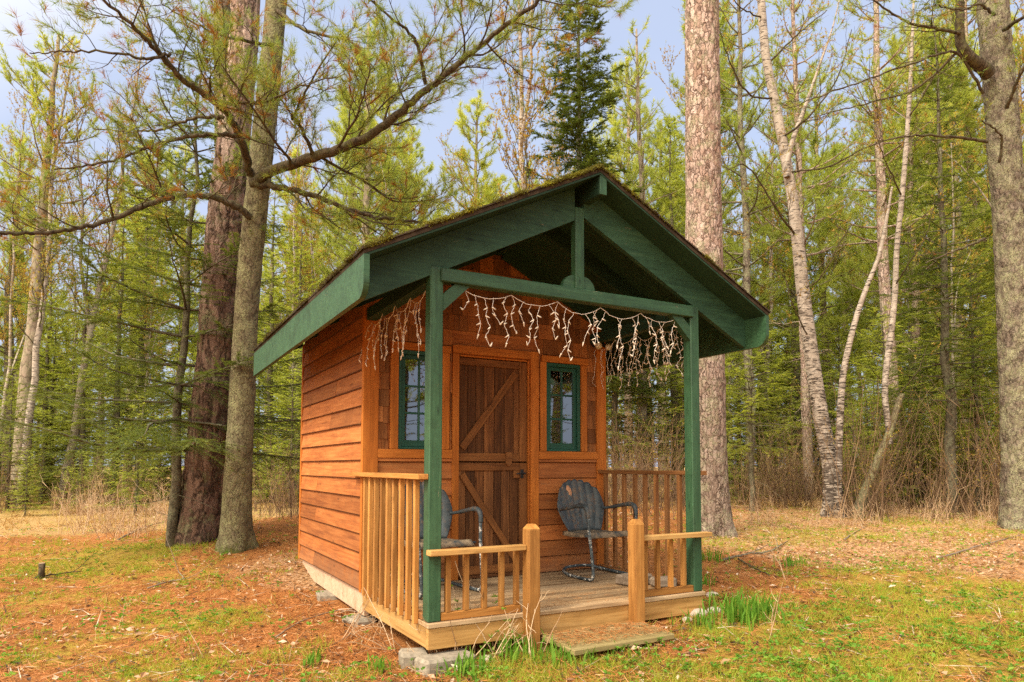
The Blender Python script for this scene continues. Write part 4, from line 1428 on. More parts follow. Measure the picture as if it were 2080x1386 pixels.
def mk_pine(h, r0, cb, Lmax, seed, k=13, nl=.13, nw=.012, lean=0.0, step=.55, spread=.62, fullness=1.0):
    rg = np.random.default_rng(seed); m = MB(); f = FB()
    n = 18; zz = np.linspace(-.3, h, n)
    P = np.stack([np.cumsum(rg.normal(0, .03, n))+lean*zz, np.cumsum(rg.normal(0, .03, n)), zz], -1)
    m.tube(P, r0*(1-.82*np.linspace(0, 1, n)**1.3), 12, .5)
    def ax(z): return np.array([np.interp(z, zz, P[:, 0]), np.interp(z, zz, P[:, 1]), z])
    z = cb*.35
    while z < h-.2:
        t_ = (z-cb)/(h-cb)
        for j in range(rg.integers(2, 5)):
            az = rg.random()*6.28
            if t_ < 0:
                if rg.random() < .55: continue
                L = rg.uniform(.3, 1.6)
                tw = wiggle(ax(z), (math.cos(az), math.sin(az), rg.normal(.05, .2)), L, 6, rg, .18)
                m.tube(tw, np.linspace(.014, .003, len(tw)), 4, .3, cap=False)
                for q in range(rg.integers(1, 5)):
                    i = rg.integers(1, len(tw)); t2 = wiggle(tw[i], rg.normal(0, 1, 3), L*.35, 3, rg, .2)
                    m.tube(t2, [.006, .005, .003, .002], 3, .3, cap=False)
                continue
            L = Lmax*(max(0.02, 1-t_)**.6)*rg.uniform(.55, 1.1)+.15
            br = wiggle(ax(z), (math.cos(az), math.sin(az), .05+.55*t_), L, 8, rg, .08, .5)
            m.tube(br, np.linspace(.010+.012*L, .004, len(br)), 5, .4, cap=False)
            ns = max(2, int(L/.26*fullness)); C = [br[-1]]; D = [br[-1]-br[-2]]
            for q in range(ns):
                u = rg.uniform(.25, .97); i = int(u*(len(br)-1)); p = br[i]; d = br[min(i+1, len(br)-1)]-br[i-1]; d /= np.linalg.norm(d)
                sd = np.cross(d, (0, 0, 1.)); sl_ = rg.uniform(.25, .8)*(.4+.3*L)
                tw = wiggle(p, d+sd*rg.choice([-1, 1])*rg.uniform(.5, 1.2)+np.array([0, 0, rg.uniform(0, .6)]), sl_, 4, rg, .14, .5)
                m.tube(tw, np.linspace(.006, .003, len(tw)), 3, .4, cap=False)
                for i2 in (-1, -2, -3) if sl_ > .3 else (-1, -2): C.append(tw[i2]); D.append(tw[-1]-tw[-2])
                if rg.random() < .6:
                    t2 = wiggle(tw[2], tw[2]-tw[1]+rg.normal(0, .09, 3), sl_*.5, 2, rg, .1, .4); C.append(t2[-1]); D.append(t2[-1]-t2[-2])
            brush_tufts(f, np.array(C), np.array(D), rg, k, nl, nw, spread, (max(0, .15+.35*t_-.2), .75+.25*t_), nl*.7)
        z += rg.uniform(.5, 1.3)*step*(1.3 if t_ < 0 else 1)
    return m, f


def mk_birch(h, r0, seed, lean=(0, 0), buds=1.0, forks=2, blen=.05):
    """bare spring tree with catkins"""
    rg = np.random.default_rng(seed); m = MB(); f = FB(); tr = MB()
    n = 16; u = np.linspace(0, 1, n)
    P = np.stack([lean[0]*u**1.2*h+np.cumsum(rg.normal(0, .05, n)), lean[1]*u**1.2*h+np.cumsum(rg.normal(0, .05, n)), u*h-.2*(u == 0)], -1)
    tr.tube(P, r0*(1-.85*u), 12, .5); stems = [P]
    for q in range(forks):
        i = rg.integers(int(n*.3), int(n*.6))
        fk = wiggle(P[i], np.array([rg.normal(0, .45), rg.normal(0, .45), 1]), h*(1-u[i])*.85, 10, rg, .08, .2)
        tr.tube(fk, np.linspace(r0*(1-.85*u[i])*.7, .008, len(fk)), 9, .5); stems.append(fk)
    tw = dict(levels=3, gap=.10, k=4, L=blen*1.3, w=.024, spread=.9, col=(0, 1), sub=.5, subL=.45, u0=.2)
    tw['from'] = 1
    for S in stems:
        S = S[int(len(S)*.28):]
        grow(m, f, S, (r0*.45, .008), rg, 0, .42, h*.16, tw, .05, .6, .5, .5)
    return tr, m, f


def mk_brush(h, seed, stems=12, spread=.35, leafy=.4):
    rg = np.random.default_rng(seed); m = MB(); f = FB()
    for i in range(stems):
        az = rg.random()*6.28; p = np.array([rg.normal(0, spread*.35), rg.normal(0, spread*.35), -.08])
        L = h*rg.uniform(.45, 1.1)
        st_ = wiggle(p, (math.cos(az)*spread*rg.random(), math.sin(az)*spread*rg.random(), 1), L, 8, rg, .07)
        r = rg.uniform(.004, .011)
        m.tube(st_, np.linspace(r, .002, len(st_)), 4, rg.random(), cap=False)
        for q in range(rg.integers(2, 7)):
            k = rg.integers(2, len(st_)-1); t2 = wiggle(st_[k], st_[k]-st_[k-1]+rg.normal(0, .12*L/3+.05, 3), L*rg.uniform(.12, .4), 5, rg, .14, .2)
            m.tube(t2, np.linspace(r*.5, .0012, len(t2)), 3, rg.random(), cap=False)
            if rg.random() < leafy:
                C = t2[1:]; brush_tufts(f, C, C-t2[:-1], rg, 3, .035, .014, .9, (0, 1), .01)
    return m, f


def tree_thing(name, label, cat, group, loc, parts):
    """parts: list of (part name, MB or FB at the origin, material)"""
    root = empty(name, (0, 0, 0), label, cat, group)
    for nm, b, mat in parts:
        if isinstance(b, FB):
            if b.count() == 0: continue
            b.build(nm, M[mat], root)
        else: b.build(nm, M[mat], root, True)
    root.location = tuple(float(v) for v in loc)
    return root

# ------------------------------------------------------------------ near trees
def px_path(pts, d0, base=None):
    out = []
    for p in pts:
        d = p[2] if len(p) > 2 else d0
        out.append(at(p[0], p[1], d))
    if base is not None: out[0] = base
    return np.array(out)


def depth_of(p): return float((np.asarray(p)-CAM)@_fw)


def near_tree(name, label, cat, pts, widths, mat, n=40, group=None, base_py=None, **k):
    b = spot(pts[0][0], pts[0][1]); d = depth_of(b)
    P = px_path(pts, d, b)
    r = [w_/2*d/FPX for w_ in widths]
    root = empty(name, b, label, cat, group)
    rough_trunk(P, r, n, **k).build('trunk', M[mat], root)
    return root, d, P


# leaning lichened white pine in front, with its low boughs
wp, dW, wpP = near_tree('white_pine', 'leaning white pine with a lichen spotted trunk and bare spreading boughs at the left eave', 'tree',
                        [(478, 1118), (483, 980), (492, 800), (503, 600), (517, 450), (530, 330), (545, 180), (562, 0), (575, -150)],
                        [60, 53, 50, 46, 47, 46, 43, 41, 39], 'bark_lichen', 44, amp=.06, fz=5, fa=4, flare=.3, seed=1)
NP = dict(levels=3, gap=.05, k=13, L=.105, w=.0042, spread=.55, col=(.22, 1), sub=.55, subL=.5, u0=.3, leafy=.62, brown=.16)
NP['from'] = 1


def bough(pts, rad, seed, L0, tuft=NP, spacing=.19, start=.12, up=.35, root=None, mat='bark_twig', needles='needle_white', **k):
    rg = np.random.default_rng(seed)
    P = spline(px_path(pts, 0), 8)
    P[1:-1] += rg.normal(0, .008, P[1:-1].shape)
    m = MB(); f = FB()
    rad = (rad[0]*.82, rad[1]*.8)
    m.tube(P, np.linspace(rad[0], rad[1], len(P)), 9, .5, cap=False)
    grow(m, f, P, rad, rg, 0, spacing, L0, tuft, start, up, .55, .12, **k)
    o = m.build('bough', M[mat], root, True)
    if f.count(): f.build('needles', M[needles], o)
    return o


def D(dx): return dW+dx


boughs = [
    ([(512, 372, D(-.12)), (560, 345, D(-.3)), (650, 315, D(-.5)), (740, 282, D(-.6)), (800, 240, D(-.7)), (860, 188, D(-.8)), (930, 130, D(-.9)), (1010, 65, D(-1.0)), (1095, 2, D(-1.1)), (1140, -40, D(-1.2))], (.085, .018), 21, 1.55, .8),
    ([(520, 372, D(-.15)), (570, 382, D(-.2)), (640, 400, D(-.1)), (720, 430, D(.1)), (800, 446, D(.3)), (860, 452, D(.5))], (.055, .02), 22, 1.3, .9),
    ([(508, 355, D(-.15)), (492, 290, D(-.5)), (462, 232, D(-.8)), (420, 195, D(-1.1)), (370, 160, D(-1.4)), (320, 105, D(-1.7)), (270, 55, D(-2.0)), (205, -5, D(-2.3))], (.065, .016), 23, 1.15, .75),
    ([(508, 440, D(-.15)), (470, 415, D(-.3)), (420, 398, D(-.5)), (370, 397, D(-.7)), (300, 415, D(-1.0)), (220, 448, D(-1.3)), (130, 468, D(-1.6)), (40, 475, D(-1.9)), (-40, 470, D(-2.2))], (.055, .018), 24, 1.0, .6),
    ([(478, 276, D(-.65)), (420, 274, D(-.9)), (350, 285, D(-1.0)), (280, 308, D(-1.2)), (200, 332, D(-1.4)), (110, 345, D(-1.5))], (.034, .01), 25, .9, .7),
    ([(455, 240, D(-.8)), (400, 238, D(-.7)), (330, 262, D(-.6)), (270, 268, D(-.5)), (190, 262, D(-.4))], (.028, .008), 26, .8, .7),
    ([(430, 208, D(-1.0)), (470, 210, D(-1.1)), (540, 205, D(-1.2)), (600, 180, D(-1.3)), (700, 150, D(-1.4))], (.026, .007), 27, .85, .8),
    ([(640, 318, D(-.5)), (600, 240, D(-.9)), (598, 235, D(-.9)), (640, 150, D(-1.2)), (700, 60, D(-1.5))], (.028, .008), 28, .9, .9),
    ([(865, 172, D(-.8)), (845, 85, D(-1.0)), (800, 40, D(-1.2)), (730, -15, D(-1.4))], (.030, .010), 29, .95, .95),
    ([(345, 110, D(-1.6)), (300, 120, D(-1.8)), (230, 108, D(-2.0)), (130, 105, D(-2.1)), (60, 108, D(-2.2))], (.022, .006), 30, .7, .5),
    ([(560, 20, D(-.1)), (620, 60, D(-.4)), (720, 90, D(-.7)), (760, 140, D(-1.0))], (.03, .008), 31, 1.0, .9),
    ([(555, 90, D(-.1)), (480, 80, D(-.6)), (420, 60, D(-.9)), (330, 10, D(-1.3))], (.03, .008), 32, 1.0, 1.0),
]
for pts, rad, sd_, L0, leafy in boughs:
    bough(pts, rad, sd_, L0, dict(NP, leafy=leafy*.72, brown=.36 if pts[-1][0] < 400 else .14), root=wp)

# dark old red pine behind it
near_tree('red_pine', 'thick red pine with dark furrowed lower bark behind the leaning white pine', 'tree',
          [(412, 1095), (420, 950), (438, 750), (447, 600), (456, 480), (472, 300), (492, 120), (502, -60), (505, -160)],
          [92, 84, 77, 73, 70, 64, 58, 54, 52], 'bark_dark', 64, amp=.11, fz=2.2, fa=5, flare=.3, seed=2, seg=.045)
near_tree('grey_pine', 'slim grey pine trunk rising behind the dark red pine', 'tree',
          [(470, 1075), (462, 800), (455, 400), (452, 100), (452, -100)], [36, 34, 34, 33, 32], 'bark_grey', 28, amp=.05, fz=4, fa=4, seed=3)
# tall red pine right of the cabin
near_tree('red_pine', 'tall straight red pine with pinkish flaky bark beside the right eave', 'tree',
          [(1442, 1088), (1437, 900), (1434, 700), (1429, 400), (1426, 0), (1425, -170)], [80, 74, 73, 71, 67, 64], 'bark_red', 64, amp=.055, fz=4.5, fa=5, flare=.28, seed=4, seg=.045)
# big lichened pine at the right edge
rp, dR, rpP = near_tree('white_pine', 'big lichened pine with a crooked forked limb behind the brush at the right edge', 'tree',
                        [(2080, 1072), (2076, 900), (2062, 620), (2040, 300), (2024, 110), (2016, 0), (2010, -160)], [78, 72, 66, 58, 58, 55, 52], 'bark_grey', 60, amp=.11, fz=6, fa=7, flare=.25, seed=5, seg=.05)


def E_(dx): return dR+dx


RT = dict(NP, leafy=.55, brown=.12, k=8, w=.006, gap=.09, L=.095)
for pts, rad, sd_, L0, lf in [
    ([(2008, 150, E_(-.2)), (1985, 128, E_(-.35)), (1962, 108, E_(-.45)), (1950, 75, E_(-.5)), (1950, 0, E_(-.6)), (1955, -80, E_(-.7))], (.14, .06), 41, 1.1, .9),
    ([(1955, 70, E_(-.5)), (1905, 58, E_(-.8)), (1850, 48, E_(-1.0)), (1800, 20, E_(-1.3)), (1750, -20, E_(-1.5))], (.035, .012), 42, 1.3, .8),
    ([(1998, 190, E_(-.2)), (1940, 108, E_(-.5)), (1850, 130, E_(-.9)), (1740, 170, E_(-1.2)), (1600, 220, E_(-1.5))], (.03, .008), 43, 1.3, .35),
    ([(2006, 288, E_(-.3)), (1930, 278, E_(-.5)), (1850, 276, E_(-.8)), (1780, 290, E_(-1.0))], (.035, .010), 44, 1.0, .2),
    ([(1945, 105, E_(-.5)), (1860, 180, E_(-.2)), (1740, 215, E_(.2)), (1640, 240, E_(.6))], (.028, .008), 45, 1.2, .3),
    ([(2000, 485, E_(-.3)), (1940, 510, E_(-.6)), (1880, 535, E_(-.8))], (.028, .012), 46, .7, .1),
    ([(2030, 330, E_(-.42)), (2036, 285, E_(-.6)), (2020, 262, E_(-.7)), (1995, 245, E_(-.8))], (.03, .012), 47, .3, .0),
    ([(2040, 60, E_(-.3)), (2070, 40, E_(-.8)), (2110, 30, E_(-1.0))], (.05, .02), 48, 1.0, 1.),
    ([(2045, 220, E_(-.35)), (2065, 170, E_(-.7)), (2090, 120, E_(-1.0))], (.04, .02), 49, 1.0, .9),
    ([(2020, 30, E_(-.4)), (1990, 10, E_(-1.0)), (1950, 20, E_(-1.4)), (1900, 10, E_(-1.7))], (.03, .01), 50, 1.1, 1.),
]:
    bough(pts, rad, sd_, L0, dict(RT, leafy=lf), root=rp, spacing=.3)

# balsam fir sapling with drooping dark boughs, left of the pines
fb = spot(347, 1110)
fm, ff = mk_fir(7.6, .073, 1.2, 2.45, 61, 2.5, .045, .0095)
ft = tree_thing('balsam_fir', 'slim balsam fir with drooping dark green boughs left of the thick red pine', 'tree', None, fb,
                [('trunk', fm, 'bark_fir'), ('crown', ff, 'needle_dark')])
ft.rotation_euler = (R(.5), R(1.6), 0)

# paper birches right of the tall pine
bt, dB, bP = near_tree('paper_birch', 'white paper birch with a black scarred foot and two stems', 'tree',
                       [(1694, 1048), (1688, 950), (1668, 850), (1648, 720), (1632, 600), (1612, 420), (1590, 290), (1572, 200), (1555, 110), (1546, 0), (1540, -90)],
                       [38, 33, 30, 28, 26, 23, 21, 19, 17, 16, 14], 'bark_birch', 28, amp=.03, fz=3, fa=3, flare=.35, seed=6)
BT = dict(levels=3, gap=.09, k=3, L=.055, w=.017, spread=.9, col=(0, 1), sub=.5, subL=.5, u0=.2, leafy=.8); BT['from'] = 1


def stem(root, pts, widths, mat, d, n=18, twigs=None, seed=1):
    P = px_path(pts, d); r = [w_/2*d/FPX for w_ in widths]
    rough_trunk(P, r, n, amp=.03, fz=3, fa=3, flare=0.0, seed=seed).build('stem', M[mat], root)


stem(bt, [(1700, 1046), (1703, 960), (1706, 860), (1713, 760), (1735, 660), (1758, 590), (1785, 520), (1800, 450), (1812, 380)], [16, 15, 14, 13, 12, 11, 9, 7, 4], 'bark_birch', dB-.25, seed=7)
stem(bt, [(1598, 335), (1606, 300), (1618, 262), (1636, 215), (1662, 140), (1690, 60), (1705, 0)], [12, 10, 8, 6, 5, 3, 2], 'bark_birch', dB-.1, seed=8)
for pts, rad, sd_, L0 in [
    ([(1618, 480, dB), (1580, 430, dB-.6), (1520, 340, dB-1.0), (1475, 345, dB-1.3)], (.03, .008), 71, 1.2),
    ([(1588, 280, dB), (1640, 240, dB-.5), (1700, 160, dB-.8), (1730, 60, dB-1.0)], (.03, .008), 72, 1.6),
    ([(1572, 200, dB), (1520, 190, dB-.6), (1480, 120, dB-1.0), (1460, 60, dB-1.3)], (.025, .008), 73, 1.4),
    ([(1560, 130, dB), (1620, 70, dB-.4), (1680, 20, dB-.7)], (.025, .008), 74, 1.4),
    ([(1630, 590, dB), (1670, 560, dB-.5), (1720, 470, dB-.9), (1790, 410, dB-1.2)], (.02, .006), 75, 1.1),
    ([(1640, 680, dB-.1), (1610, 620, dB-.5), (1590, 560, dB-.6), (1540, 520, dB-.9)], (.018, .006), 76, .9),
    ([(1550, 40, dB), (1500, 10, dB-.5), (1470, -30, dB-.8)], (.02, .008), 77, 1.3),
    ([(1600, 350, dB), (1680, 340, dB-.7), (1760, 300, dB-1.2), (1850, 270, dB-1.6)], (.025, .006), 78, 1.5),
]:
    bough(pts, rad, sd_, L0, BT, root=bt, needles='bud', spacing=.36, up=.6)

lb, dL, lP = near_tree('paper_birch', 'thin leaning birch with a mossy foot and a pale upright fork', 'tree',
                       [(1738, 1052), (1770, 965), (1806, 880), (1822, 830), (1832, 800)], [21, 18, 16, 14, 11], 'bark_lichen', 20, amp=.05, fz=3, fa=3, flare=.4, seed=9)
stem(lb, [(1806, 876), (1798, 810), (1800, 750), (1812, 660), (1818, 590), (1822, 500), (1832, 400), (1842, 280), (1850, 150), (1856, 0)], [12, 12, 12, 11, 10, 10, 9, 8, 6, 4], 'bark_birch', dL, seed=10)
for pts, rad, sd_, L0 in [
    ([(1818, 580, dL), (1850, 530, dL-.5), (1880, 480, dL-.8), (1900, 400, dL-1.0)], (.02, .006), 81, 1.0),
    ([(1832, 400, dL), (1800, 330, dL-.5), (1770, 250, dL-.8)], (.02, .006), 82, 1.2),
    ([(1845, 240, dL), (1890, 170, dL-.4), (1930, 80, dL-.7)], (.02, .006), 83, 1.2),
    ([(1824, 800, dL), (1860, 760, dL-.4), (1885, 700, dL-.6)], (.014, .005), 84, .7),
]:
    bough(pts, rad, sd_, L0, BT, root=lb, needles='bud', spacing=.36, up=.6)

# ------------------------------------------------------------------ middle distance trees with their own look
def own_tree(kind, name, label, px, depth, parts, rz=0, s=1.0, tilt=0):
    o = tree_thing(name, label, 'tree', None, spot_d(px, depth), parts)
    o.rotation_euler = (0, tilt, rz); o.scale = (s, s, s)
    return o


a, b = mk_fir(15.2, .16, 3.0, 2.3, 101, 1.7, .085, .022)
own_tree('fir', 'spruce_tree', 'dense dark pointed spruce rising right above the roof ridge', 1178, 17.5, [('trunk', a, 'bark_fir'), ('crown', b, 'needle_dark')])
a, b = mk_pine(13.3, .15, 4.0, 1.5, 102, 12, .15, .017, step=.42)
own_tree('pine', 'young_pine', 'pale green pointed young pine between the dark spruce and the tall red pine', 1303, 18.5, [('trunk', a, 'bark_far'), ('crown', b, 'needle_red')])
a, b, c = mk_birch(15.5, .10, 103, (.0, 0), forks=1)
own_tree('birch', 'paper_birch', 'forked white birch stem standing behind the roof left of the dark spruce', 1076, 15.5, [('trunk', a, 'bark_birch'), ('limb', b, 'bark_twig'), ('crown', c, 'bud')])
a, b = mk_pine(14.8, .25, 7.2, 2.7, 104, 14, .17, .02, lean=.025)
own_tree('pine', 'pine_tree', 'sunny yellow green pine with an open crown at the far left', 40, 20.5, [('trunk', a, 'bark_far'), ('crown', b, 'needle_red')])
a, b, c = mk_birch(15, .13, 105, (.10, 0), forks=1)
own_tree('birch', 'paper_birch', 'leaning grey white birch behind the fir boughs on the left', 128, 21, [('trunk', a, 'bark_birch_grey'), ('limb', b, 'bark_twig'), ('crown', c, 'bud')])
a, b, c = mk_birch(14, .12, 106, (.06, 0), forks=0)
own_tree('birch', 'paper_birch', 'pale mossy birch trunk near the fallen log at the far left', 42, 20, [('trunk', a, 'bark_birch'), ('limb', b, 'bark_twig'), ('crown', c, 'bud')])
a, b = mk_fir(11.5, .12, 2.0, 1.75, 107, 1.2, .08, .018)
own_tree('fir', 'balsam_fir', 'tall dark fir with a thin brown trunk left of the big right edge pine', 1930, 14.8, [('trunk', a, 'bark_fir'), ('crown', b, 'needle_dark')])
a, b = mk_pine(18, .2, 7.5, 2.4, 108, 12, .16, .018, lean=-.018)
own_tree('pine', 'red_pine', 'pinkish pine trunk right of the white birch', 1810, 20, [('trunk', a, 'bark_red'), ('crown', b, 'needle_red')])
a, b = mk_pine(17, .14, 6.5, 2.2, 109, 12, .16, .018)
own_tree('pine', 'red_pine', 'thin pinkish pine trunk close behind the white birch', 1642, 19, [('trunk', a, 'bark_red'), ('crown', b, 'needle_red')])
a, b = mk_pine(17, .14, 6.0, 2.2, 110, 12, .16, .018)
own_tree('pine', 'pine_tree', 'grey pine between the tall red pine and the white birch', 1520, 19, [('trunk', a, 'bark_grey'), ('crown', b, 'needle_red')])

for px_, d_, h_, Lm_, sd_, lab_ in [(1525, 14.6, 4.6, 1.5, 121, 'feathery young fir right beside the tall red pine'), (1800, 17.5, 5.2, 1.9, 122, 'broad young fir behind the leaning birch'),
                                    (1985, 15.5, 5.6, 1.7, 123, 'young fir with pale green sprays behind the right edge brush'), (1640, 20.5, 6.5, 1.8, 124, 'young fir filling the gap behind the white birch foot')]:
    a, b = mk_fir(h_, .012*h_+.01, 1.1, Lm_, sd_, 1.5, .06, .016)
    own_tree('fir', 'fir_tree', lab_, px_, d_, [('trunk', a, 'bark_fir'), ('crown', b, 'needle_fir')])

# ------------------------------------------------------------------ the forest behind
VAR = {'fir': [], 'pine': [], 'birch': [], 'brush': []}


def proto(kind, name, parts):
    root = empty(name, (0, 0, -500), 'x', 'tree')
    for nm, b, mat in parts:
        if isinstance(b, FB): b_ = bpy.data.objects.new(nm, b.mesh(nm, M[mat])); COL.objects.link(b_); b_.parent = root
        else:
            o = b.build(nm, M[mat], None, True, loc=(0, 0, 0)); o.parent = root
    VAR[kind].append(root)


for i, (h, Lm) in enumerate([(7.5, 1.6), (6.0, 1.7), (9.5, 1.8), (4.0, 1.3), (11, 1.7)]):
    a, b = mk_fir(h, .012*h+.01, .10*h if i != 2 else 1.8, Lm*1.15, 200+i, .9, .10, .03)
    proto('fir', 'fir_tree', [('trunk', a, 'bark_fir'), ('crown', b, 'needle_fir')])
for i, (h, cb, Lm) in enumerate([(15, 4.5, 2.8), (17, 6.0, 3.0), (12.5, 3.0, 2.4), (16, 3.6, 2.7)]):
    a, b = mk_pine(h, .16+.02*i, cb, Lm, 300+i, 22, .19, .016, lean=(.0, .012, -.01, .0)[i], step=.38, spread=.8, fullness=1.35)
    proto('pine', 'pine_tree', [('trunk', a, ('bark_far', 'bark_red', 'bark_grey', 'bark_far')[i]), ('crown', b, 'needle_red')])
for i, (h, r0, ln) in enumerate([(13, .075, .05), (15, .085, -.03), (11, .055, .09)]):
    a, b, c = mk_birch(h, r0, 400+i, (ln, .02), forks=1+i % 2)
    proto('birch', 'birch_tree', [('trunk', a, ('bark_birch_grey', 'bark_birch', 'bark_birch_grey')[i]), ('limb', b, 'bark_twig'), ('crown', c, 'bud')])
for i, (h, n, sp_) in enumerate([(2.2, 16, .5), (3.0, 12, .4), (1.3, 22, .6), (2.6, 20, .7)]):
    a, b = mk_brush(h, 500+i, n, sp_, (.15, .5, .1, .3)[i])
    proto('brush', 'bush', [('stem', a, 'brush'), ('foliage', b, 'bud')])
for i, (h, n, sp_) in enumerate([(1.1, 26, .7), (1.6, 18, .5)]):
    a, b = mk_brush(h, 540+i, n, sp_, .1)
    proto('brush', 'bush', [('stem', a, 'cane'), ('foliage', b, 'dry')])

ADJ = {'fir': 'green low branched fir', 'pine': 'tall bare trunked pine', 'birch': 'slender white budding birch'}
CATN = {'fir': 'tree', 'pine': 'tree', 'birch': 'tree', 'brush': 'bush'}
used = {}


def region(px, d):
    side = 'left of the cabin' if px < 640 else 'behind the cabin roof' if px < 1400 else 'right of the cabin'
    return side


def place(kind, i, px, depth, s, rz, label=None, group=None, p=None):
    src = VAR[kind][i]
    if (kind, i) in used: o = copy_tree(src)
    else: o = src; used[(kind, i)] = 1
    p = spot_d(px, depth) if p is None else p
    o.location = tuple(float(v) for v in p); o.rotation_euler = (0, 0, rz); o.scale = (s, s, s)
    if label is None:
        reg = region(px, depth)
        dist = 'edge' if depth < 26 else 'depth'
        label = f"{ADJ[kind]} in the wood {dist} {reg}"
        group = f"{kind} trees in the wood {dist} {reg}"
    o['label'] = label; o['category'] = CATN[kind]
    if group: o['group'] = group
    return o


frs = np.random.default_rng(77)


def scatter(kind, n, x0, x1, d0, d1, s0, s1, idx=None, p=1.0, keep=None):
    for k in range(n):
        px = x0+(x1-x0)*(k+frs.random())/n
        d = d0+(d1-d0)*frs.random()**p
        if keep and not keep(px, d): continue
        i = frs.choice(idx) if idx else frs.integers(len(VAR[kind]))
        place(kind, int(i), px, d, frs.uniform(s0, s1), frs.random()*6.28)


# left
scatter('fir', 16, -150, 640, 21, 30, .75, 1.15)
scatter('fir', 19, -250, 660, 30, 58, .9, 1.4)
scatter('pine', 16, -200, 660, 23, 55, .85, 1.15)
scatter('birch', 13, -150, 660, 22, 45, .8, 1.1)
scatter('fir', 20, -60, 620, 16, 25, .25, .62, idx=[3, 1])
scatter('fir', 14, 1480, 2140, 15.5, 21, .3, .65, idx=[3, 1])
# behind the cabin
scatter('fir', 14, 560, 1420, 17, 30, .8, 1.2)
scatter('fir', 11, 560, 1420, 30, 56, .9, 1.4)
scatter('pine', 20, 540, 1420, 20, 48, .85, 1.12)
scatter('birch', 10, 560, 1400, 17, 40, .85, 1.1)
# right
scatter('fir', 30, 1400, 2230, 18, 27, .6, 1.05, idx=[0, 1, 3, 3, 2])
scatter('fir', 22, 1380, 2350, 27, 56, .8, 1.3)
scatter('pine', 22, 1400, 2300, 20, 50, .85, 1.15)
scatter('birch', 26, 1420, 2250, 17, 42, .7, 1.1)
# across the clearing in front of the porch (seen mirrored in the window panes)
for (x, y, kd, i, s) in [(5, -14, 'fir', 1, 1), (6.6, -13, 'birch', 0, 1), (8.5, -14, 'fir', 2, 1), (10.5, -13, 'fir', 3, 1.1), (12.5, -15, 'pine', 3, 1), (15, -12, 'fir', 0, 1), (3, -16, 'fir', 4, 1), (17, -15, 'fir', 1, 1.2), (7.5, -18, 'pine', 2, 1), (10.8, -17, 'pine', 3, 1), (5.8, -16.5, 'pine', 0, 1)]:
    place(kd, i, 0, 0, s, x*1.7, f"{ADJ[kd]} across the clearing, mirrored in the window panes", f"{kd} trees mirrored in the window panes", np.array([x, y, float(ground_z(x, y))]))

# brush along the wood edge
BL = [('tan leafless brush in the dark wood edge right of the tall red pine', 'brush along the right wood edge', 1490, 1700, 14.5, 20, 22, .45, 1.05),
      ('tan leafless brush along the wood edge between the birches and the right edge pine', 'brush between birches and right edge pine', 1720, 2130, 12.8, 19, 34, .45, 1.1),
      ('straw coloured dry brush in the clearing left of the pines', 'dry brush in the left clearing', 150, 440, 11.5, 19, 24, .4, .8),
      ('thin bare brush before the firs at the far left', 'bare brush at the far left', -60, 340, 17, 25, 30, .4, .85),
      ('bare brush between the leaning pine and the sunlit cabin wall', 'brush behind the left cabin corner', 520, 625, 12, 20, 12, .4, .75),
      ('tan brush seen through the far porch railing', 'brush behind the far railing', 1225, 1400, 12, 18, 16, .6, 1.0),
      ('pale straw bush in the leaf litter before the right wood edge', 'straw bushes before the right wood edge', 1500, 2090, 11.5, 14.5, 12, .3, .6)]
for lab, grp, x0, x1, d0, d1, n, s0, s1 in BL:
    for k in range(n):
        place('brush', int(frs.integers(4)) if 'straw' not in lab else 4+int(frs.integers(2)), x0+(x1-x0)*(k+frs.random())/n, frs.uniform(d0, d1), frs.uniform(s0, s1), frs.random()*6.28, lab, grp)
# the wood carries on past the left edge of the clearing
scatter('fir', 9, -1000, -250, 20, 34, .8, 1.2)
scatter('pine', 7, -1000, -250, 22, 38, .85, 1.1)
for kd in VAR:
    for i, r_ in enumerate(VAR[kd]):
        if (kd, i) not in used:
            for ch in list(r_.children): bpy.data.objects.remove(ch)
            bpy.data.objects.remove(r_)

# far wood that closes the view, one mass
def far_wood():
    m = MB(); f = FB(); rg = np.random.default_rng(9)
    for k in range(120):
        px = -500+3100*(k+rg.random())/120; d = rg.uniform(58, 100)
        p = spot_d(px, d); h = rg.uniform(9, 19)
        m.tube([p, p+np.array([0, 0, h])], [.16, .02], 5, rg.random(), cap=False)
        n = 330; v = rg.random(n)**.8; z = h*(.06+.94*v); rr = (1-v)**.8*h*.15*np.sqrt(rg.random(n))+.1; a_ = rg.random(n)*6.28
        b = p+np.stack([rr*np.cos(a_), rr*np.sin(a_), z], -1)
        d_ = np.stack([np.cos(a_), np.sin(a_), rg.normal(-.1, .3, n)], -1)
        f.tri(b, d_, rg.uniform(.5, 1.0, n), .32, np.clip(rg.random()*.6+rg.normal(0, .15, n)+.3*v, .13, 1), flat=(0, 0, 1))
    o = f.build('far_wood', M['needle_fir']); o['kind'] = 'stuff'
    o2 = m.build('far_wood_trunks', M['bark_far'], None, True); o2['kind'] = 'stuff'


far_wood()

# ------------------------------------------------------------------ ground cover
crs = np.random.default_rng(31)


def polar(n, d0, d1, half=47, bias=1.0):
    u = crs.random(n)**bias
    d = d0*(d1/d0)**u; a = YAW+np.radians(crs.uniform(-half, half, n))
    x = CAM[0]+d*np.sin(a); y = CAM[1]+d*np.cos(a)
    ok = ~((x > -.02) & (x < 2.40) & (y > -.03) & (y < 3.66))
    return x[ok], y[ok], d[ok]


def on_ground(x, y, h=0.0): return np.stack([x, y, ground_z(x, y)+h], -1)


GRASSY = GREEN+[]
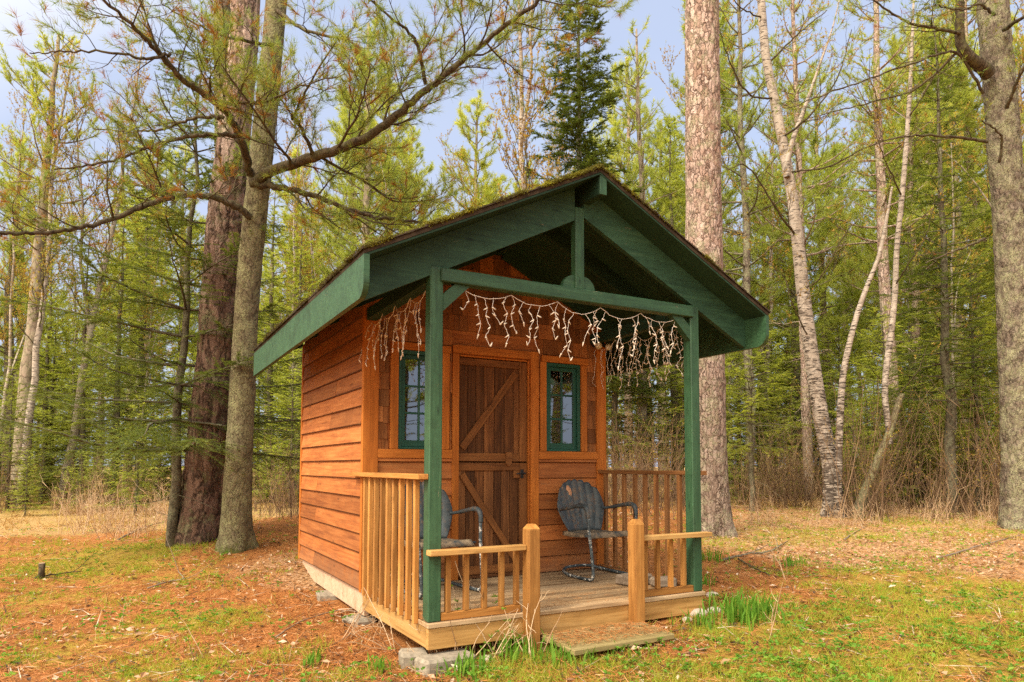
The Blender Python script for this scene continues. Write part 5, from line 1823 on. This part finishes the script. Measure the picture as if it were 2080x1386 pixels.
# orange pine needles
f = FB()
x, y, d = polar(170000, 2.2, 16)
gm, lm, dm = cover(x, y)
den = fbm(np.stack([x*1.7, y*1.7, 0*x], -1))
k = crs.random(len(x)) < np.clip(1.05-.55*gm-.4*lm-.5*dm, .12, 1)*np.clip(den*2-.2, .25, 1)
x, y, d = x[k], y[k], d[k]; n = len(x)
a = crs.random(n)*6.28
D_ = np.stack([np.cos(a), np.sin(a), crs.normal(.08, .16, n)], -1)
f.tri(on_ground(x, y, .006+.014*crs.random(n)), D_, crs.uniform(.05, .12, n), .0026+.0007*d, np.clip(.45+crs.normal(0, .22, n), 0, 1), flat=(0, 0, 1))
# needles on the step
n = 1500; xs = crs.uniform(.78, 1.58, n); ys = crs.uniform(-.42, -.08, n); kk = crs.random(n) < np.clip(1.2+(ys+.2)*3.0, .08, 1); xs, ys = xs[kk], ys[kk]; n = len(xs); a = crs.random(n)*6.28
f.tri(np.stack([xs, ys, np.full(n, -.146)+crs.random(n)*.016], -1), np.stack([np.cos(a), np.sin(a), crs.normal(.03, .08, n)], -1), crs.uniform(.04, .09, n), .0035, np.clip(.5+crs.normal(0, .2, n), 0, 1), flat=(0, 0, 1))
# a few on the deck
n = 500; xs = crs.uniform(.05, 2.2, n); ys = .02+np.abs(crs.normal(0, .35, n)); a = crs.random(n)*6.28
f.tri(np.stack([xs, np.clip(ys, .02, 1.3), np.full(n, .003)], -1), np.stack([np.cos(a), np.sin(a), 0*a+.02], -1), crs.uniform(.04, .09, n), .003, np.clip(.4+crs.normal(0, .2, n), 0, 1), flat=(0, 0, 1))
o = f.build('pine_needle_litter', M['litter']); o['kind'] = 'stuff'

# fallen leaves
f = FB()
x, y, d = polar(30000, 2.3, 20)
gm, lm, dm = cover(x, y)
k = crs.random(len(x)) < np.clip(.07+1.0*lm+.2*dm, 0, 1)*np.where(d < 6, .5, 1)
x, y, d = x[k], y[k], d[k]; n = len(x); a = crs.random(n)*6.28
f.leaf(on_ground(x, y, .006+.02*crs.random(n)), np.stack([np.cos(a), np.sin(a), crs.normal(.1, .22, n)], -1), crs.uniform(.025, .07, n), crs.uniform(.018, .042, n), np.clip(crs.normal(.45, .27, n), 0, 1), flat=(0, 0, 1))
o = f.build('fallen_leaves', M['fallen']); o['kind'] = 'stuff'

# grass and low green growth
f = FB()
x, y, d = polar(80000, 2.2, 18)
gm, lm, dm = cover(x, y)
den = fbm(np.stack([x*2.6+4, y*2.6, 0*x], -1))
k = crs.random(len(x)) < np.clip(gm*1.5-.02, 0, 1)*np.clip((den-.40)*5, 0, 1)
x, y, d = x[k], y[k], d[k]; n = len(x)
K = 6
xx = np.repeat(x, K)+crs.normal(0, .022, n*K); yy = np.repeat(y, K)+crs.normal(0, .022, n*K); dd = np.repeat(d, K)
D_ = np.stack([crs.normal(0, .55, n*K), crs.normal(0, .55, n*K), np.full(n*K, 1.)], -1)
f.tri(on_ground(xx, yy, -.004), D_, crs.uniform(.025, .085, n*K)*np.repeat(crs.uniform(.6, 1.5, n), K), .0035+.0006*dd, np.clip(np.repeat(crs.uniform(.15, .9, n), K)+crs.normal(0, .1, n*K), 0, 1), curl=.15)
o = f.build('grass', M['grass']); o['kind'] = 'stuff'

# seedlings: tiny broad leaves close to the ground
f = FB()
x, y, d = polar(17000, 2.3, 16)
gm, lm, dm = cover(x, y)
den = fbm(np.stack([x*1.9+9, y*1.9, 0*x], -1))
k = crs.random(len(x)) < np.clip(gm*.9+.16+.2*lm, 0, 1)*np.clip((den-.42)*5, 0, 1)
x, y, d = x[k], y[k], d[k]; n = len(x); K = 5
xx = np.repeat(x, K)+crs.normal(0, .012, n*K); yy = np.repeat(y, K)+crs.normal(0, .012, n*K)
a = crs.random(n*K)*6.28
f.leaf(on_ground(xx, yy, 0)+np.array([0, 0, 1])*np.repeat(crs.uniform(.01, .06, n), K)[:, None], np.stack([np.cos(a), np.sin(a), crs.uniform(.1, .7, n*K)], -1), crs.uniform(.018, .038, n*K), crs.uniform(.012, .024, n*K), np.clip(np.repeat(crs.random(n), K)+crs.normal(0, .1, n*K), 0, 1), flat=(0, 0, 1))
o = f.build('seedlings', M['shoot']); o['kind'] = 'stuff'

# dry grass further back
f = FB()
x, y, d = polar(60000, 2.3, 34)
gm, lm, dm = cover(x, y)
den = fbm(np.stack([x*1.1+2, y*1.1, 0*x], -1))
k = crs.random(len(x)) < np.clip(dm*1.1-.1+.06*(d > 9), .10, 1)*np.clip((den-.36)*4, 0, 1)
x, y, d = x[k], y[k], d[k]; n = len(x); K = 3
xx = np.repeat(x, K)+crs.normal(0, .04, n*K); yy = np.repeat(y, K)+crs.normal(0, .04, n*K); dd = np.repeat(d, K)
D_ = np.stack([crs.normal(0, .6, n*K), crs.normal(0, .6, n*K), np.full(n*K, .8)], -1)
f.tri(on_ground(xx, yy, -.005), D_, crs.uniform(.06, .28, n*K)*np.clip(dd/9, .4, 1.3), .0028+.0006*dd, np.clip(crs.normal(.5, .25, n*K), 0, 1), curl=.25)
o = f.build('dry_grass', M['dry']); o['kind'] = 'stuff'


# fallen twigs, bark flakes and small cones over the whole floor
f = FB()
x, y, d = polar(5200, 2.2, 18); n = len(x); a = crs.random(n)*6.28
L_ = crs.uniform(.05, .32, n)*crs.random(n)+.04
D_ = np.stack([np.cos(a), np.sin(a), crs.normal(.05, .10, n)], -1); P_ = on_ground(x, y, .008+.014*crs.random(n))
col = np.where(crs.random(n) < .6, crs.uniform(0, .3, n), crs.uniform(.6, 1, n)); wd = .004+.0009*d
f.tri(P_, D_, L_, wd, col, flat=(0, 0, 1)); f.tri(P_, -D_, L_*.6, wd, col, flat=(0, 0, 1))
k = crs.random(n) < .35; k2 = int(k.sum()); a2 = a[k]+crs.normal(0, .8, k2)
f.tri(P_[k]+D_[k]*(L_[k]*.4)[:, None], np.stack([np.cos(a2), np.sin(a2), crs.normal(.15, .12, k2)], -1), L_[k]*.5, wd[k]*.7, col[k], flat=(0, 0, 1))
x, y, d = polar(2600, 2.2, 12); n = len(x); a = crs.random(n)*6.28
f.leaf(on_ground(x, y, .008), np.stack([np.cos(a), np.sin(a), crs.normal(.1, .2, n)], -1), crs.uniform(.02, .06, n), crs.uniform(.015, .035, n), crs.uniform(0, .25, n), flat=(0, 0, 1))
o = f.build('forest_twigs', M['debris']); o['kind'] = 'stuff'

# clumps of green blades by the porch
def clump(px, py, n, h, rad, label, blade=.012):
    c = spot(px, py); f = FB()
    x = c[0]+crs.normal(0, rad, n); y = c[1]+crs.normal(0, rad, n)
    b = on_ground(x, y, -.01)
    hh = h*crs.uniform(.5, 1.1, n); bend = crs.normal(0, .16, (n, 2))
    mid = b+np.stack([bend[:, 0]*hh*.4, bend[:, 1]*hh*.4, hh*.6], -1)
    tip = mid+np.stack([bend[:, 0]*hh*.9, bend[:, 1]*hh*.9, hh*.42], -1)
    a = crs.random(n)*3.14; s = np.stack([np.cos(a), np.sin(a), 0*a], -1)*blade/2
    col = crs.uniform(.1, .9, n)
    for t_ in ([b-s*.8, b+s*.8, mid+s], [b-s*.8, mid+s, mid-s], [mid-s, mid+s, tip]):
        f.t.append(np.stack(t_, 1)); f.r.append(col)
    o = bpy.data.objects.new('green_shoots', f.mesh('green_shoots', M['shoot'], c)); COL.objects.link(o); o.location = tuple(c)
    return tag(o, label, 'plant', 'clumps of young green blades')


clump(1500, 1262, 130, .22, .10, 'largest clump of bright green blades right of the porch', .014)
clump(1545, 1250, 55, .16, .07, 'green blade clump at the right side of the largest clump')
clump(1425, 1275, 45, .14, .06, 'small green blade clump below the right end of the porch rim')
clump(1445, 1140, 40, .17, .08, 'green blades in front of the tall red pine foot')
clump(1428, 1190, 30, .15, .05, 'green blades beside the foot of the far green post')
clump(1610, 1150, 40, .14, .09, 'green blade clump out in the leaf litter right of the tall pine')
clump(1052, 1335, 90, .16, .10, 'green blade clump at the foot of the left newel post')
clump(1125, 1345, 70, .13, .12, 'green blades before the front edge of the plank step')
clump(950, 1372, 50, .14, .07, 'green blades before the near corner block', .014)
clump(775, 1368, 26, .11, .05, 'small green blades in the orange needles near the left foreground')
clump(632, 1350, 20, .12, .04, 'few broad green blades in the orange needles left of the corner block', .016)
clump(1280, 1330, 40, .08, .10, 'short green blades below the right front corner of the step')


# thin dry weeds and sprouting twigs before the porch
def weed(px, py, h, seed, label, n=5, leafy=3, lean=(0, 0)):
    rg = np.random.default_rng(seed); c = spot(px, py); m = MB(); f = FB()
    for i in range(n):
        L = h*rg.uniform(.5, 1.05)
        s_ = wiggle(c+np.array([rg.normal(0, .03), rg.normal(0, .03), -.02]), (rg.normal(lean[0], .28), rg.normal(lean[1], .28), 1), L, 9, rg, .07)
        m.tube(s_, np.linspace(.0042, .0014, len(s_)), 5, rg.random(), cap=False)
        for q in range(2):
            k = rg.integers(3, 9); t2 = wiggle(s_[k], s_[k]-s_[k-1]+rg.normal(0, .05, 3), L*.25, 4, rg, .2)
            m.tube(t2, np.linspace(.002, .001, len(t2)), 4, rg.random(), cap=False)
        if i < leafy:
            for kk in range(3, len(s_)):
                if rg.random() < .55:
                    nn = 5; D_ = rg.normal(0, 1, (nn, 3)); D_[:, 2] = np.abs(D_[:, 2])*.5+.2
                    f.leaf(np.repeat(s_[kk][None], nn, 0), D_, rg.uniform(.018, .036, nn), .011, rg.uniform(.4, 1, nn))
    root = empty('weed', c, label, 'plant', 'dry weeds around the porch')
    m.build('stem', M['cane'], root, True)
    if f.count(): f.build('leaf_cluster', M['shoot'], root)


weed(955, 1330, .62, 1, 'sprouting weed with fresh green leaves before the left front railing', 5, 2)
weed(1075, 1335, .55, 2, 'dry weed leaning on the left newel post', 5, 1, (.15, .1))
weed(890, 1345, .40, 3, 'arching dry stems over the near corner block', 7, 0, (-.5, 0))
weed(770, 1275, .62, 4, 'tall thin dry stems before the side railing', 4, 1)
weed(700, 1300, .45, 5, 'bent dry stems in the needles left of the porch', 5, 0, (.6, -.2))
weed(1010, 1325, .50, 6, 'dry stems crossing the left front rim board', 5, 1, (-.3, 0))
weed(930, 1345, .45, 21, 'dry canes arching right of the near corner block', 8, 1, (.5, .1))
weed(860, 1300, .38, 22, 'dry canes bent before the near green post foot', 6, 0, (.3, -.3))
weed(800, 1320, .5, 23, 'spreading straw stems left of the near corner block', 7, 0, (-.7, -.2))
weed(1000, 1340, .42, 24, 'short straw stems among the blades left of the newel post', 6, 1, (.4, 0))
weed(1385, 1240, .35, 25, 'dry straw hanging on the right end of the front rim', 5, 0, (-.4, .1))
weed(580, 1345, .30, 7, 'twig with yellow green leaves in the left foreground', 2, 2)
weed(412, 1340, .36, 8, 'young twig sprouting bright leaves in the orange needles', 2, 2, (-.4, 0))
weed(238, 1280, .3, 9, 'thin seedling twig in the mossy left foreground', 2, 2)
weed(1560, 1300, .42, 10, 'thin bare twig standing right of the green blade clump', 2, 0, (.25, 0))
weed(1600, 1180, .6, 11, 'bare upright twig behind the green blade clumps', 3, 0)


# sticks, logs, stump
def stick(pts, r, label, name='fallen_branch', cat='branch', mat='weathered', seed=0, twigs=3, h=.02):
    rg = np.random.default_rng(seed)
    P = np.array([spot(*p) for p in pts]); P[:, 2] += h+r*.5
    P = spline(P, 6); P += rg.normal(0, r*.35, P.shape)
    m = MB(); m.tube(P, np.linspace(r, r*.45, len(P)), 8, .5)
    for q in range(twigs):
        k = rg.integers(2, len(P)-1); t2 = wiggle(P[k], P[k]-P[k-1]+rg.normal(0, .08, 3)+np.array([0, 0, .03]), rg.uniform(.15, .5), 5, rg, .15)
        m.tube(t2, np.linspace(r*.4, .002, len(t2)), 5, .5, cap=False)
    c = P[0].copy()
    return tag(m.build(name, M[mat], None, True, loc=c), label, cat)


stick([(1470, 1143), (1520, 1130), (1560, 1125), (1598, 1105)], .016, 'dead lichened branch lying right of the green post', mat='bark_grey', seed=1)
stick([(1500, 1140), (1530, 1158), (1565, 1175)], .012, 'thin crooked stick forking from the dead branch', mat='bark_twig', seed=2)
stick([(1900, 1140), (1960, 1122), (2020, 1105), (2075, 1090)], .013, 'long pale fallen branch in the leaf litter at the right', seed=3)
stick([(1715, 1100), (1735, 1085), (1760, 1072)], .011, 'short pale curved stick in the litter before the leaning birch', seed=4, twigs=0)
stick([(240, 1100), (290, 1075), (335, 1062)], .015, 'thin grey branch lying left of the fir trunk', seed=5)
stick([(70, 1178), (110, 1172), (165, 1165)], .012, 'thin dark stick lying beside the short stake', mat='bark_twig', seed=6)
stick([(300, 1200), (345, 1185), (372, 1180), (362, 1165)], .010, 'crooked grey twig in the mossy needles', seed=7)
stick([(560, 1300), (620, 1265), (700, 1245), (760, 1262)], .006, 'long thin dry cane arching over the needles left of the porch', seed=8, twigs=1)
stick([(40, 1005), (80, 1000), (120, 985), (165, 968)], .16, 'thick fallen log at the far left wood edge', 'fallen_log', 'log', 'bark_fir', 9, 4, .1)
stick([(130, 1000), (150, 985), (175, 985)], .10, 'short fallen log end beside the thick fallen log', 'fallen_log', 'log', 'weathered', 10, 1, .1)
stick([(50, 1000), (90, 975), (125, 960)], .06, 'bare dead pole leaning over the fallen logs', 'fallen_log', 'log', 'weathered', 12, 2, .35)
c = spot(84, 1176); m = MB(); m.tube([c-np.array([0, 0, .05]), c+np.array([0, 0, .10]), c+np.array([0, 0, .17])], [.034, .031, .033], 12, .5)
sk = tag(m.build('stake', M['bark_twig'], None, True, loc=c), 'short cut sapling stump standing in the moss at the left', 'stump')
m = MB(); m.tube([c+np.array([0, 0, .171]), c+np.array([0, 0, .174])], .030, 12, .5); m.build('cut_face', M['skid'], sk)
